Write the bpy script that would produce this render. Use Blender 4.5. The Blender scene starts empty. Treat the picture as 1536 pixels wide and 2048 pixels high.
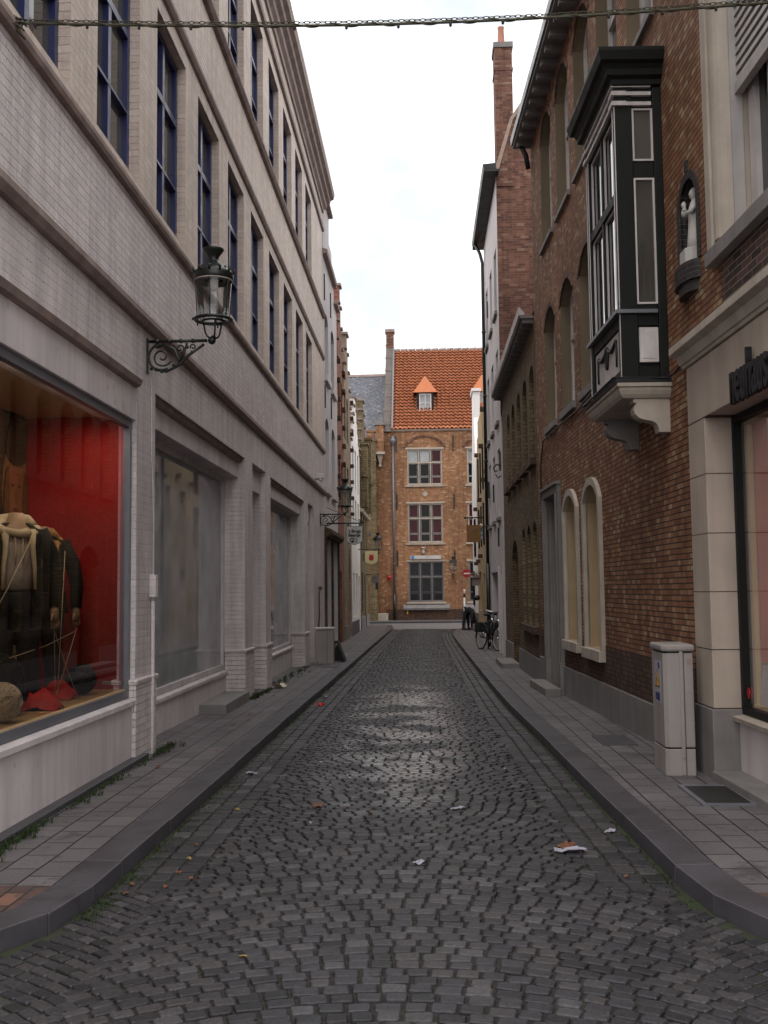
import bpy, math, random
from mathutils import Vector, Matrix
random.seed(7)
SC = bpy.context.scene
COL = SC.collection
R = random.uniform
# ---------------------------------------------------------------- materials
def nodes(name):
    m = bpy.data.materials.new(name); m.use_nodes = True
    nt = m.node_tree; nt.nodes.clear()
    out = nt.nodes.new('ShaderNodeOutputMaterial')
    return m, nt, nt.nodes.new, nt.links.new, out

def ramp(nt, fac, stops, interp='LINEAR'):
    r = nt.nodes.new('ShaderNodeValToRGB'); r.color_ramp.interpolation = interp
    e = r.color_ramp.elements
    while len(e) > 1: e.remove(e[-1])
    for i, (p, c) in enumerate(stops):
        if not isinstance(c, (tuple, list)): c = (c, c, c)
        x = e[0] if i == 0 else e.new(p)
        x.position = p; x.color = (*c[:3], 1)
    nt.links.new(fac, r.inputs['Fac'])
    return r.outputs['Color']

def mix(nt, fac, a, b, blend='MIX'):
    n = nt.nodes.new('ShaderNodeMix'); n.data_type = 'RGBA'; n.blend_type = blend
    for sock, v in ((0, fac), (6, a), (7, b)):
        if hasattr(v, 'is_linked'): nt.links.new(v, n.inputs[sock])
        elif sock == 0: n.inputs[0].default_value = v
        else: n.inputs[sock].default_value = (*(v if isinstance(v, (tuple, list)) else (v, v, v))[:3], 1)
    return n.outputs[2]

def noise(nt, vec, scale, detail=4, rough=.55, stretch=None):
    if stretch:
        mp = nt.nodes.new('ShaderNodeMapping'); mp.inputs['Scale'].default_value = stretch
        nt.links.new(vec, mp.inputs['Vector']); vec = mp.outputs['Vector']
    n = nt.nodes.new('ShaderNodeTexNoise'); n.inputs['Scale'].default_value = scale
    n.inputs['Detail'].default_value = detail; n.inputs['Roughness'].default_value = rough
    nt.links.new(vec, n.inputs['Vector'])
    return n.outputs['Fac']

def math_(nt, op, a, b=None, clamp=False):
    n = nt.nodes.new('ShaderNodeMath'); n.operation = op; n.use_clamp = clamp
    for i, v in enumerate((a, b)):
        if v is None: continue
        if hasattr(v, 'is_linked'): nt.links.new(v, n.inputs[i])
        else: n.inputs[i].default_value = v
    return n.outputs[0]

def bumped(nt, height, strength, dist, normal=None):
    b = nt.nodes.new('ShaderNodeBump'); b.inputs['Strength'].default_value = strength
    b.inputs['Distance'].default_value = dist
    nt.links.new(height, b.inputs['Height'])
    if normal is not None: nt.links.new(normal, b.inputs['Normal'])
    return b.outputs['Normal']

def mat(name, col, rough=.7, var=.12, vs=3.0, bump=.15, bs=60, bd=.004, metal=0, spec=.4, streak=0, coat=0, stain=None):
    m, nt, N, L, out = nodes(name)
    p = N('ShaderNodeBsdfPrincipled'); L(p.outputs[0], out.inputs[0])
    pos = N('ShaderNodeNewGeometry').outputs['Position']
    n1 = noise(nt, pos, vs, 5)
    c = mix(nt, 1.0, col, ramp(nt, n1, [(.25, 1 - var), (.75, 1 + var)]), 'MULTIPLY')
    if streak:
        n2 = noise(nt, pos, 1.0, 4, .6, (5, 5, .45))
        c = mix(nt, 1.0, c, ramp(nt, n2, [(.38, 1 - streak), (.6, 1.0)]), 'MULTIPLY')
    if stain:
        n3 = noise(nt, pos, stain[0], 6, .65)
        c = mix(nt, ramp(nt, n3, [(stain[1], 0.0), (stain[1] + .08, stain[3] if len(stain) > 3 else .6)]), c, stain[2])
    L(c, p.inputs['Base Color'])
    p.inputs['Metallic'].default_value = metal
    p.inputs['Specular IOR Level'].default_value = spec
    p.inputs['Coat Weight'].default_value = coat
    n4 = noise(nt, pos, bs, 5)
    r = ramp(nt, n1, [(.3, max(.02, rough - .08)), (.7, min(1, rough + .08))])
    L(r, p.inputs['Roughness'])
    if bump: L(bumped(nt, n4, bump, bd), p.inputs['Normal'])
    return m

def brick(name, stops, mortar, bw=.21, bh=.062, ms=.006, rough=.85, depth=.006, dark=None, var=.22, vs=.7, dash=0, streak=.25, msmooth=.25, bstr=.8, head=1.0, blot=None):
    """Brickwork from the UV map (in metres): every brick has its own tint."""
    m, nt, N, L, out = nodes(name)
    p = N('ShaderNodeBsdfPrincipled'); L(p.outputs[0], out.inputs[0])
    uv = N('ShaderNodeUVMap').outputs[0]
    pos = N('ShaderNodeNewGeometry').outputs['Position']
    wob = noise(nt, uv, 1.7, 2)
    cmb = N('ShaderNodeCombineXYZ'); L(math_(nt, 'MULTIPLY', math_(nt, 'SUBTRACT', wob, .5), .016), cmb.inputs['Y'])
    va = N('ShaderNodeVectorMath'); va.operation = 'ADD'; L(uv, va.inputs[0]); L(cmb.outputs[0], va.inputs[1])
    b = N('ShaderNodeTexBrick'); L(va.outputs[0], b.inputs['Vector'])
    b.inputs['Scale'].default_value = 1; b.inputs['Brick Width'].default_value = bw
    b.inputs['Row Height'].default_value = bh; b.inputs['Mortar Size'].default_value = ms
    b.inputs['Mortar Smooth'].default_value = msmooth
    b.inputs['Color1'].default_value = (0, 0, 0, 1); b.inputs['Color2'].default_value = (1, 1, 1, 1)
    b.inputs['Mortar'].default_value = (.5, .5, .5, 1)
    c = ramp(nt, b.outputs['Color'], stops)
    fine = noise(nt, uv, 45, 4)
    c = mix(nt, 1.0, c, ramp(nt, fine, [(.2, .82), (.8, 1.16)]), 'MULTIPLY')
    fac = b.outputs['Fac']
    if head < 1:   # head joints fainter than the raked bed joints
        sv = N('ShaderNodeSeparateXYZ'); L(va.outputs[0], sv.inputs[0])
        fr = math_(nt, 'FRACT', math_(nt, 'DIVIDE', sv.outputs[1], bh))
        di = math_(nt, 'MINIMUM', fr, math_(nt, 'SUBTRACT', 1.0, fr))
        bed = ramp(nt, di, [(ms / bh * .9, 1.0), (ms / bh * 1.5, 0.0)])
        fac = math_(nt, 'MULTIPLY', fac, math_(nt, 'ADD', math_(nt, 'MULTIPLY', bed, 1 - head), head))
    c = mix(nt, fac, c, mortar)
    big = noise(nt, pos, vs, 5, .6)
    c = mix(nt, 1.0, c, ramp(nt, big, [(.28, 1 - var), (.72, 1 + var * .6)]), 'MULTIPLY')
    if streak:
        st = noise(nt, pos, 1.0, 5, .6, (7, 7, .6))
        c = mix(nt, 1.0, c, ramp(nt, st, [(.36, 1 - streak), (.58, 1.0)]), 'MULTIPLY')
    if blot:   # irregular stains and repairs with their own outline
        bn = noise(nt, pos, blot[0], 7, .68)
        c = mix(nt, ramp(nt, bn, [(blot[1], 0.0), (blot[1] + .05, blot[3])]), c, blot[2])
    if dash:
        d = noise(nt, uv, 1.0, 3, .6, (13, 42, 1))
        dm = math_(nt, 'MULTIPLY', ramp(nt, d, [(.60, 0.0), (.68, dash)]), ramp(nt, b.outputs['Fac'], [(.05, 0.0), (.35, 1.0)]))
        c = mix(nt, dm, c, (.03, .025, .025))
    L(c, p.inputs['Base Color'])
    p.inputs['Roughness'].default_value = rough; p.inputs['Specular IOR Level'].default_value = .3
    h = math_(nt, 'ADD', math_(nt, 'MULTIPLY', fac, -1.0), math_(nt, 'MULTIPLY', fine, .45))
    h = math_(nt, 'ADD', h, math_(nt, 'MULTIPLY', b.outputs['Color'], .35))
    L(bumped(nt, h, bstr, depth), p.inputs['Normal'])
    return m

def glassmat(name, base, rough=.03, tint=None, ior=1.5):
    m, nt, N, L, out = nodes(name)
    p = N('ShaderNodeBsdfPrincipled'); L(p.outputs[0], out.inputs[0])
    pos = N('ShaderNodeNewGeometry').outputs['Position']
    n = noise(nt, pos, 1.3, 2)
    L(mix(nt, 1.0, base, ramp(nt, n, [(.3, .7), (.7, 1.3)]), 'MULTIPLY'), p.inputs['Base Color'])
    p.inputs['Roughness'].default_value = rough; p.inputs['IOR'].default_value = ior
    L(bumped(nt, noise(nt, pos, .8, 1), .012, .01), p.inputs['Normal'])
    return m

def clearglass(name, strength=1.0):
    m, nt, N, L, out = nodes(name)
    t = N('ShaderNodeBsdfTransparent'); t.inputs[0].default_value = (.9, .92, .92, 1)
    g = N('ShaderNodeBsdfGlossy'); g.inputs['Roughness'].default_value = .015; g.inputs[0].default_value = (1, 1, 1, 1)
    f = N('ShaderNodeFresnel'); f.inputs[0].default_value = 1.55
    mx = N('ShaderNodeMixShader')
    L(math_(nt, 'MULTIPLY', f.outputs[0], strength, True), mx.inputs[0]); L(t.outputs[0], mx.inputs[1]); L(g.outputs[0], mx.inputs[2])
    L(mx.outputs[0], out.inputs[0])
    return m

M = {}
M['white_brick'] = brick('painted white brick', [(0, (.61, .54, .535)), (1, (.72, .64, .63))], (.54, .475, .475), .2, .068, .0045, .48, .014, var=.16, dash=1.0, streak=.2, msmooth=.7, bstr=1.0, head=.45, blot=(1.9, .60, (.42, .36, .34), .5))
M['white_wall'] = brick('painted smooth brick', [(0, (.59, .53, .525)), (1, (.655, .59, .585))], (.57, .51, .51), .2, .068, .004, .5, .006, var=.16, dash=1.0, streak=.24, msmooth=.8, bstr=.8, head=.4, blot=(2.3, .61, (.40, .34, .32), .5))
M['cream_brick'] = brick('painted cream brick', [(0, (.60, .49, .42)), (1, (.70, .585, .505))], (.50, .40, .34), .2, .068, .0035, .55, .010, var=.14, dash=.7, streak=.18, msmooth=.6, head=.45, blot=(1.7, .62, (.42, .33, .27), .4))
M['render'] = mat('painted render', (.595, .535, .535), .55, .14, 1.1, .15, 40, streak=.18, stain=(5, .62, (.33, .27, .24), .55))
M['trim'] = mat('weathered trim', (.30, .225, .20), .7, .2, 3, .2, 30, streak=.25, stain=(6, .6, (.16, .12, .10), .5))
M['cornice'] = mat('cornice paint', (.40, .315, .285), .7, .15, 2.5, .2, 30, streak=.2)
M['blue'] = mat('blue frame paint', (.026, .033, .105), .35, .15, 6, .05)
M['zinc'] = mat('grey metal frame', (.17, .17, .19), .4, .15, 6, .05, metal=.3)
M['dark_glass'] = glassmat('dark window glass', (.022, .022, .022))
M['office_glass'] = glassmat('glass with reflection tone', (.075, .07, .062))  # paler base colour stands in for reveals and sky reflected in the panes
M['far_glass'] = glassmat('far dull glass', (.012, .011, .012), .06, None, 1.22)
M['far_maroon'] = glassmat('far glass with maroon curtain', (.05, .010, .013), .06, None, 1.22)
M['lamp_glow'] = None
M['grey_glass'] = glassmat('blanked shop glass', (.30, .29, .30), .02)
M['clear'] = clearglass('clear shop glass', 1.25)
M['clear_low'] = clearglass('clear shop pane', .4)
M['lampglass'] = clearglass('lamp glass', .9)
M['iron'] = mat('black iron', (.010, .013, .011), .35, .3, 20, .2, 80, spec=.5)
M['blackwood'] = mat('black paint', (.0055, .0065, .006), .55, .25, 8, .1, spec=.25)
M['whitepaint'] = mat('white paint', (.56, .515, .505), .55, .14, 5, .1, streak=.22, stain=(14, .66, (.25, .2, .17), .6))
M['bright_white'] = mat('whitewash', (.86, .83, .81), .75, .06, 1.2, .25, 12, .01, streak=.1)
M['grey_white'] = mat('grey white render', (.585, .54, .545), .75, .1, 1.0, .15, 15, .006, streak=.18)
M['stone'] = mat('beige shop stone', (.43, .355, .295), .65, .12, 2.2, .12, 90, .002, streak=.12)
M['greystone'] = mat('grey stone', (.20, .185, .18), .75, .18, 3, .25, 50, streak=.15)
M['lightstone'] = mat('pale stone', (.43, .37, .31), .75, .14, 4, .2, 50, streak=.15)
M['ochre'] = mat('ochre plaster', (.40, .29, .17), .8, .14, 2.5, .15, 30, streak=.12)
M['olive'] = mat('olive brown plaster', (.17, .13, .085), .8, .16, 2.5, .2, 30, streak=.12)
M['red_brick'] = brick('mixed red brick', [(0, (.205, .088, .05)), (.45, (.27, .122, .065)), (.75, (.31, .152, .08)), (.9, (.35, .21, .115)), (1, (.44, .32, .20))], (.016, .013, .012), .115, .054, .0055, .85, .010, var=.32, vs=.38, streak=.3, head=.3, blot=(1.4, .64, (.09, .06, .045), .4))
M['old_brick'] = brick('old dark brick', [(0, (.11, .047, .035)), (.5, (.17, .075, .05)), (.85, (.21, .095, .062)), (1, (.27, .17, .12))], (.16, .13, .115), .2, .066, .005, .9, .012, var=.35, vs=.6, streak=.3)
M['brown_brick'] = brick('brown brick', [(0, (.11, .07, .04)), (.5, (.155, .10, .058)), (1, (.21, .145, .08))], (.03, .023, .018), .15, .06, .0055, .9, .01, var=.25, streak=.3, head=.35)
M['olive_brick'] = brick('olive brick', [(0, (.15, .115, .06)), (1, (.26, .20, .11))], (.06, .046, .03), .2, .085, .007, .9, .012, var=.25, streak=.2)
M['dark_brick'] = brick('dark engineering brick', [(0, (.022, .016, .016)), (.6, (.045, .026, .024)), (1, (.10, .05, .042))], (.24, .185, .14), .2, .058, .004, .5, .006, var=.2, streak=0)
M['niche_brick'] = brick('black niche brick', [(0, (.018, .016, .017)), (1, (.05, .043, .043))], (.10, .085, .08), .3, .045, .003, .5, .005, var=.2, streak=0)
M['plinth_brick'] = brick('sooty brick', [(0, (.075, .040, .028)), (1, (.15, .085, .056))], (.022, .018, .016), .115, .054, .0054, .85, .008, var=.35, head=.35, blot=(1.6, .55, (.04, .03, .026), .5))
M['far_brick'] = brick('orange brick', [(0, (.285, .128, .064)), (.5, (.345, .168, .086)), (.9, (.41, .222, .122)), (1, (.52, .345, .21))], (.33, .20, .125), .17, .08, .005, .9, .012, var=.36, vs=.35, streak=.3, blot=(.9, .6, (.17, .075, .05), .45))
M['step_brick'] = brick('red gable brick', [(0, (.22, .07, .045)), (1, (.40, .15, .09))], (.26, .2, .17), .22, .08, .01, .9, .01, var=.3)
M['tan_brick'] = brick('tan facade brick', [(0, (.28, .21, .15)), (1, (.40, .31, .23))], (.24, .19, .15), .22, .08, .008, .85, .005, var=.25, streak=.3)
M['yellow_brick'] = brick('yellow brick', [(0, (.44, .33, .18)), (1, (.60, .48, .29))], (.40, .31, .2), .22, .08, .01, .85, .01, var=.25, streak=.3)
M['tile'] = mat('orange roof tile', (.44, .155, .07), .75, .34, 4.5, .3, 12, .02, stain=(3.5, .58, (.12, .06, .045), .75))
M['tile_edge'] = mat('tile lip shade and dirt', (.15, .052, .03), .9, .3, 6, 0)  # dark lip colour paints in the shade under each tile row, plus gap dirt
M['ridge'] = mat('ridge mortar', (.30, .22, .18), .85, .2, 6, .2)
M['slate'] = brick('grey slate', [(0, (.09, .095, .115)), (.75, (.15, .155, .18)), (.95, (.20, .20, .22)), (1, (.33, .33, .34))], (.06, .06, .075), .13, .11, .007, .5, .012, var=.2, streak=.12)
M['maroon'] = glassmat('glass with maroon curtain', (.045, .010, .014), .06)
M['paleglass'] = glassmat('glass with net curtain', (.25, .26, .27), .05)
M['parapet'] = mat('sooty parapet stone', (.12, .10, .09), .85, .25, 2, .3, 20)
M['red_drape'] = mat('red display cloth', (.42, .014, .016), .85, .2, 3, .2, 200)
M['wood'] = mat('pale wood', (.50, .33, .17), .5, .12, 6, .1)
M['warm_ceiling'] = mat('tan ceiling', (.50, .36, .22), .8, .08, 3, .05)
M['cabinet'] = mat('grey cabinet plastic', (.29, .26, .245), .5, .1, 2, .08, streak=.15, stain=(6, .62, (.15, .12, .105), .75))
M['soil'] = None
M['leaf_brown'] = mat('dead leaf', (.15, .06, .03), .7, .3, 40)
M['leaf_yellow'] = mat('yellow leaf', (.25, .17, .05), .7, .3, 40)
M['paper'] = mat('paper', (.33, .31, .37), .7, .2, 30)
M['black_cloth'] = mat('black cloth', (.012, .012, .013), .85, .3, 12, .3, 150)
M['trouser'] = mat('dark denim', (.018, .019, .023), .85, .3, 12, .3, 200)
M['cream_cloth'] = mat('cream knit', (.62, .52, .37), .9, .15, 20, .4, 120)
M['topcloth'] = mat('pale grey jersey', (.42, .37, .35), .85, .1, 12, .3, 150)
M['fur'] = mat('brown fleece', (.40, .22, .09), .95, .3, 30, .6, 90, .01)
M['skin'] = mat('mannequin skin', (.42, .28, .19), .5, .06, 5, .05)
M['redcloth'] = mat('bright red cloth', (.62, .02, .018), .7, .15, 10, .2)
M['rubber'] = mat('black rubber', (.014, .014, .014), .6, .1)
M['chrome'] = mat('chrome', (.6, .6, .62), .2, .05, metal=1)
M['signwhite'] = mat('sign enamel', (.50, .475, .45), .55, .12, 8, .1, streak=.15)
M['signcream'] = mat('cream sign', (.62, .53, .30), .45, .06, 8, .05)
M['signred'] = mat('traffic red', (.48, .02, .03), .35, .05, 8, 0)
M['signbrown'] = mat('rusty brown sign', (.20, .10, .03), .5, .3, 9, .1)
M['signblue'] = mat('sign blue', (.03, .2, .5), .4, .05, 8, 0)
M['black'] = mat('lettering black', (.01, .01, .012), .5, .1)
M['yellow'] = mat('warning yellow', (.65, .33, .03), .5, .08)
M['darkblue'] = mat('label blue', (.02, .03, .12), .5, .08)
M['greenplant'] = mat('plant leaves', (.08, .14, .03), .6, .3, 20)
M['terracotta'] = mat('terracotta', (.42, .18, .12), .75, .15)
M['cable'] = mat('olive cable', (.055, .05, .03), .7, .3, 20, .3, 90)
M['shutter'] = mat('painted slats', (.42, .395, .385), .6, .12, 4, .1, streak=.2)
M['dirt'] = mat('rust stain', (.08, .05, .035), .9, .3)

def glow(name, col, s):
    m, nt, N, L, out = nodes(name)
    e = N('ShaderNodeEmission'); e.inputs[0].default_value = (*col, 1); e.inputs[1].default_value = s; L(e.outputs[0], out.inputs[0]); return m
M['lamp_glow'] = glow('warm shop lamp', (1, .78, .55), 300)
def groundmats():
    # cobbles: each stone an island with its own tint
    m, nt, N, L, out = nodes('granite cobble')
    p = N('ShaderNodeBsdfPrincipled'); L(p.outputs[0], out.inputs[0])
    g = N('ShaderNodeNewGeometry'); pos = g.outputs['Position']; rnd = g.outputs['Random Per Island']
    c = ramp(nt, rnd, [(0, (.014, .0135, .015)), (.25, (.024, .023, .026)), (.6, (.033, .031, .035)), (.85, (.042, .037, .038)), (1, (.062, .059, .064))])
    f = noise(nt, pos, 55, 5, .65)
    c = mix(nt, 1.0, c, ramp(nt, f, [(.3, .6), (.7, 1.45)]), 'MULTIPLY')
    b = noise(nt, pos, 1.1, 4)
    c = mix(nt, 1.0, c, ramp(nt, b, [(.3, .75), (.7, 1.2)]), 'MULTIPLY')
    sp = noise(nt, pos, 130, 2)
    c = mix(nt, ramp(nt, sp, [(.68, 0.0), (.74, .5)]), c, (.16, .155, .16))
    L(c, p.inputs['Base Color'])
    # damp patches along the crown of the road
    sx = N('ShaderNodeSeparateXYZ'); L(pos, sx.inputs[0])
    x, y = sx.outputs[0], sx.outputs[1]
    gx = math_(nt, 'POWER', math_(nt, 'DIVIDE', math_(nt, 'ADD', x, .35), .85), 2.0)
    gy = math_(nt, 'POWER', math_(nt, 'DIVIDE', math_(nt, 'SUBTRACT', y, 13.0), 6.0), 4.0)
    env = math_(nt, 'SUBTRACT', 1.0, math_(nt, 'ADD', gx, gy), True)
    w = noise(nt, pos, 1.5, 5, .6, (.9, .9, 1))
    wet = math_(nt, 'MULTIPLY', ramp(nt, w, [(.45, 0.0), (.52, 1.0)]), env)
    p.inputs['Roughness'].default_value = .5
    p.inputs['Specular IOR Level'].default_value = .36
    L(math_(nt, 'MULTIPLY', wet, 1.0), p.inputs['Coat Weight']); p.inputs['Coat Roughness'].default_value = .27; p.inputs['Coat IOR'].default_value = 1.9
    h = math_(nt, 'ADD', noise(nt, pos, 28, 5, .65), math_(nt, 'MULTIPLY', noise(nt, pos, 110, 3), .4))
    L(bumped(nt, h, .6, .006), p.inputs['Normal'])
    M['cobble'] = m
    m, nt, N, L, out = nodes('joint sand and moss')
    p = N('ShaderNodeBsdfPrincipled'); L(p.outputs[0], out.inputs[0])
    pos = N('ShaderNodeNewGeometry').outputs['Position']
    n = noise(nt, pos, 3.0, 5)
    c = ramp(nt, n, [(.3, (.016, .014, .011)), (.6, (.026, .021, .016))])
    sx = N('ShaderNodeSeparateXYZ'); L(pos, sx.inputs[0])
    e = math_(nt, 'ABSOLUTE', math_(nt, 'ADD', sx.outputs[0], .25))
    e2 = math_(nt, 'MULTIPLY', math_(nt, 'SUBTRACT', e, 1.12), 2.2, True)
    mm = math_(nt, 'MULTIPLY', e2, ramp(nt, noise(nt, pos, 1.6, 4), [(.35, 0.0), (.6, 1.0)]))
    c = mix(nt, mm, c, (.022, .034, .008))
    L(c, p.inputs['Base Color']); p.inputs['Roughness'].default_value = .95
    L(bumped(nt, noise(nt, pos, 60, 4), .6, .01), p.inputs['Normal'])
    M['soil'] = m
    for nm, stops, mort in (('paving', [(0, (.112, .101, .105)), (1, (.148, .133, .137))], (.013, .012, .011)), ('redpaving', [(0, (.075, .05, .045)), (.7, (.12, .065, .055)), (1, (.2, .10, .07))], (.02, .018, .016))):
        m = brick('concrete ' + nm, stops, mort, .3 if nm == 'paving' else .22, .2 if nm == 'paving' else .11, .0065, .6, .006, var=.3, vs=1.1, streak=0, msmooth=.1, blot=(3.2, .57, (.05, .044, .045), .6))
        nt = m.node_tree
        M[nm] = m
    M['bluestone'] = mat('bluestone kerb', (.056, .052, .060), .45, .3, 2.2, .3, 60, stain=(4, .56, (.034, .031, .034), .75))
    M['asphalt'] = mat('far street paving', (.13, .12, .12), .7, .2, 1.5, .3, 40)
    M['moss'] = mat('grass and moss', (.026, .044, .011), .85, .45, 14, 0)
    M['ground'] = mat('ground', (.06, .055, .05), .9, .2, .4)
groundmats()

# ---------------------------------------------------------------- mesh builder
WLOC = {}
class Wall:
    def __init__(s, o, u, n):
        s.o, s.u, s.n = Vector(o), Vector(u).normalized(), Vector(n).normalized()
    def P(s, a, z, d=0):
        v = s.o + s.u * a + s.n * d; v.z = z
        return v
class MB:
    def __init__(s): s.v, s.f, s.m, s.uv, s.sm = [], [], [], {}, []
    def poly(s, pts, mi=0, uv=None, smooth=False):
        b = len(s.v); s.v += [tuple(p) for p in pts]
        if uv: s.uv[len(s.f)] = uv
        s.f.append(tuple(range(b, b + len(pts)))); s.m.append(mi); s.sm.append(smooth)
        return s
    def faces(s, vs, fs, mi=0, smooth=False):
        b = len(s.v); s.v += [tuple(p) for p in vs]
        for f in fs: s.f.append(tuple(b + i for i in f)); s.m.append(mi); s.sm.append(smooth)
        return s
    def hexa(s, p, mi=0):
        return s.faces(p, [(0, 3, 2, 1), (4, 5, 6, 7), (0, 1, 5, 4), (1, 2, 6, 5), (2, 3, 7, 6), (3, 0, 4, 7)], mi)
    def box(s, x0, x1, y0, y1, z0, z1, mi=0):
        return s.hexa([(x0, y0, z0), (x1, y0, z0), (x1, y1, z0), (x0, y1, z0), (x0, y0, z1), (x1, y0, z1), (x1, y1, z1), (x0, y1, z1)], mi)
    def wbox(s, W, a0, a1, z0, z1, d0, d1, mi=0):
        return s.hexa([W.P(a0, z0, d0), W.P(a1, z0, d0), W.P(a1, z0, d1), W.P(a0, z0, d1), W.P(a0, z1, d0), W.P(a1, z1, d0), W.P(a1, z1, d1), W.P(a0, z1, d1)], mi)
    def prism(s, pts, off, mi=0, smooth=False):
        """pts: closed polygon of 3-D points, swept by the vector off"""
        off = Vector(off); n = len(pts); a = [Vector(p) for p in pts]; b = [p + off for p in a]
        fs = [tuple(range(n))[::-1], tuple(range(n, 2 * n))] + [(i, (i + 1) % n, n + (i + 1) % n, n + i) for i in range(n)]
        return s.faces(a + b, fs, mi, smooth)
    def profile(s, W, a0, a1, dz, mi=0):
        """mould: polygon of (d, z) swept along the wall from a0 to a1"""
        p = [W.P(a0, z, d) for d, z in dz]
        return s.prism(p, W.P(a1, 0, 0) - W.P(a0, 0, 0), mi)
    def wrap(s, W, a0, a1, D, prof, mi=0):
        """moulding wrapped round three sides of a box on the wall: prof = (overhang, z)"""
        k = len(prof); vs = []; fs = []
        for ov, z in prof: vs += [W.P(a0 - ov, z, 0), W.P(a0 - ov, z, D + ov), W.P(a1 + ov, z, D + ov), W.P(a1 + ov, z, 0)]
        for i in range(k - 1):
            for j in range(4): fs.append((i * 4 + j, i * 4 + (j + 1) % 4, i * 4 + 4 + (j + 1) % 4, i * 4 + 4 + j))
        fs += [(3, 2, 1, 0), (k * 4 - 4, k * 4 - 3, k * 4 - 2, k * 4 - 1)]
        return s.faces(vs, fs, mi)
    def tube(s, pts, r, n=8, mi=0, closed=False, cap=True):
        pts = [Vector(p) for p in pts]; k = len(pts)
        rs = r if isinstance(r, (list, tuple)) else [r] * k
        up = None; vs = []; fs = []
        for i, p in enumerate(pts):
            if closed: t = pts[(i + 1) % k] - pts[i - 1]
            else: t = pts[min(i + 1, k - 1)] - pts[max(i - 1, 0)]
            if t.length < 1e-9: t = Vector((0, 0, 1))
            t.normalize()
            if up is None: up = t.orthogonal().normalized()
            up = (up - t * up.dot(t))
            up = up.normalized() if up.length > 1e-6 else t.orthogonal().normalized()
            w = t.cross(up)
            for j in range(n):
                q = 2 * math.pi * j / n
                vs.append(p + (up * math.cos(q) + w * math.sin(q)) * rs[i])
        for i in range(k if closed else k - 1):
            for j in range(n):
                a, b = i * n + j, i * n + (j + 1) % n
                c, d = ((i + 1) % k) * n + (j + 1) % n, ((i + 1) % k) * n + j
                fs.append((a, b, c, d))
        if not closed and cap: fs += [tuple(range(n))[::-1], tuple(range((k - 1) * n, k * n))]
        return s.faces(vs, fs, mi, True)
    def lathe(s, c, prof, n=20, mi=0, smooth=True):
        vs = []; fs = []; k = len(prof)
        for r, z in prof:
            for j in range(n):
                q = 2 * math.pi * j / n
                vs.append((c[0] + r * math.cos(q), c[1] + r * math.sin(q), c[2] + z))
        for i in range(k - 1):
            for j in range(n): fs.append((i * n + j, i * n + (j + 1) % n, (i + 1) * n + (j + 1) % n, (i + 1) * n + j))
        return s.faces(vs, fs, mi, smooth)
    def loft(s, rings, n=16, mi=0):
        """rings: (x, y, z, rx, ry) ellipses"""
        vs = []; fs = []; k = len(rings)
        for (x, y, z, a, b) in rings:
            for j in range(n):
                q = 2 * math.pi * j / n; vs.append((x + a * math.cos(q), y + b * math.sin(q), z))
        for i in range(k - 1):
            for j in range(n): fs.append((i * n + j, i * n + (j + 1) % n, (i + 1) * n + (j + 1) % n, (i + 1) * n + j))
        fs += [tuple(range(n))[::-1], tuple(range((k - 1) * n, k * n))]
        return s.faces(vs, fs, mi, True)
    def ball(s, c, r, n=20, mi=0, sq=(1, 1, 1)):
        prof = [(r * math.sin(math.pi * i / 12), -r * math.cos(math.pi * i / 12)) for i in range(13)]
        b = len(s.v); s.lathe((0, 0, 0), prof, n, mi)
        for i in range(b, len(s.v)):
            x, y, z = s.v[i]; s.v[i] = (c[0] + x * sq[0], c[1] + y * sq[1], c[2] + z * sq[2])
        return s
    def build(s, name, mats, parent=None, bevel=0, uvscale=1, loc=None):
        me = bpy.data.meshes.new(name)
        o3 = Vector(WLOC.get(parent.name, (0, 0, 0))) if parent else Vector(loc or (0, 0, 0))
        me.from_pydata([tuple(Vector(p) - o3) for p in s.v], [], s.f)
        for k in (mats if isinstance(mats, (list, tuple)) else [mats]): me.materials.append(M[k] if isinstance(k, str) else k)
        me.polygons.foreach_set('material_index', s.m)
        me.polygons.foreach_set('use_smooth', s.sm)
        ul = me.uv_layers.new(name='UVMap'); data = []
        for i, p in enumerate(me.polygons):
            if i in s.uv: data += [c for q in s.uv[i] for c in q]; continue
            n = p.normal; ax, ay, az = abs(n.x), abs(n.y), abs(n.z)
            for vi in p.vertices:
                q = s.v[vi]
                data += (q[1], q[2]) if ax >= ay and ax >= az else ((q[0], q[2]) if ay >= az else (q[1], q[0]))
        ul.data.foreach_set('uv', data)
        me.update()
        o = bpy.data.objects.new(name, me); COL.objects.link(o)
        if parent: o.parent = parent; WLOC[o.name] = o3
        else: o.location = o3; WLOC[o.name] = o3
        if bevel:
            b = o.modifiers.new('edge', 'BEVEL'); b.width = bevel; b.segments = 2; b.limit_method = 'ANGLE'; b.angle_limit = math.radians(50)
        return o

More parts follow.
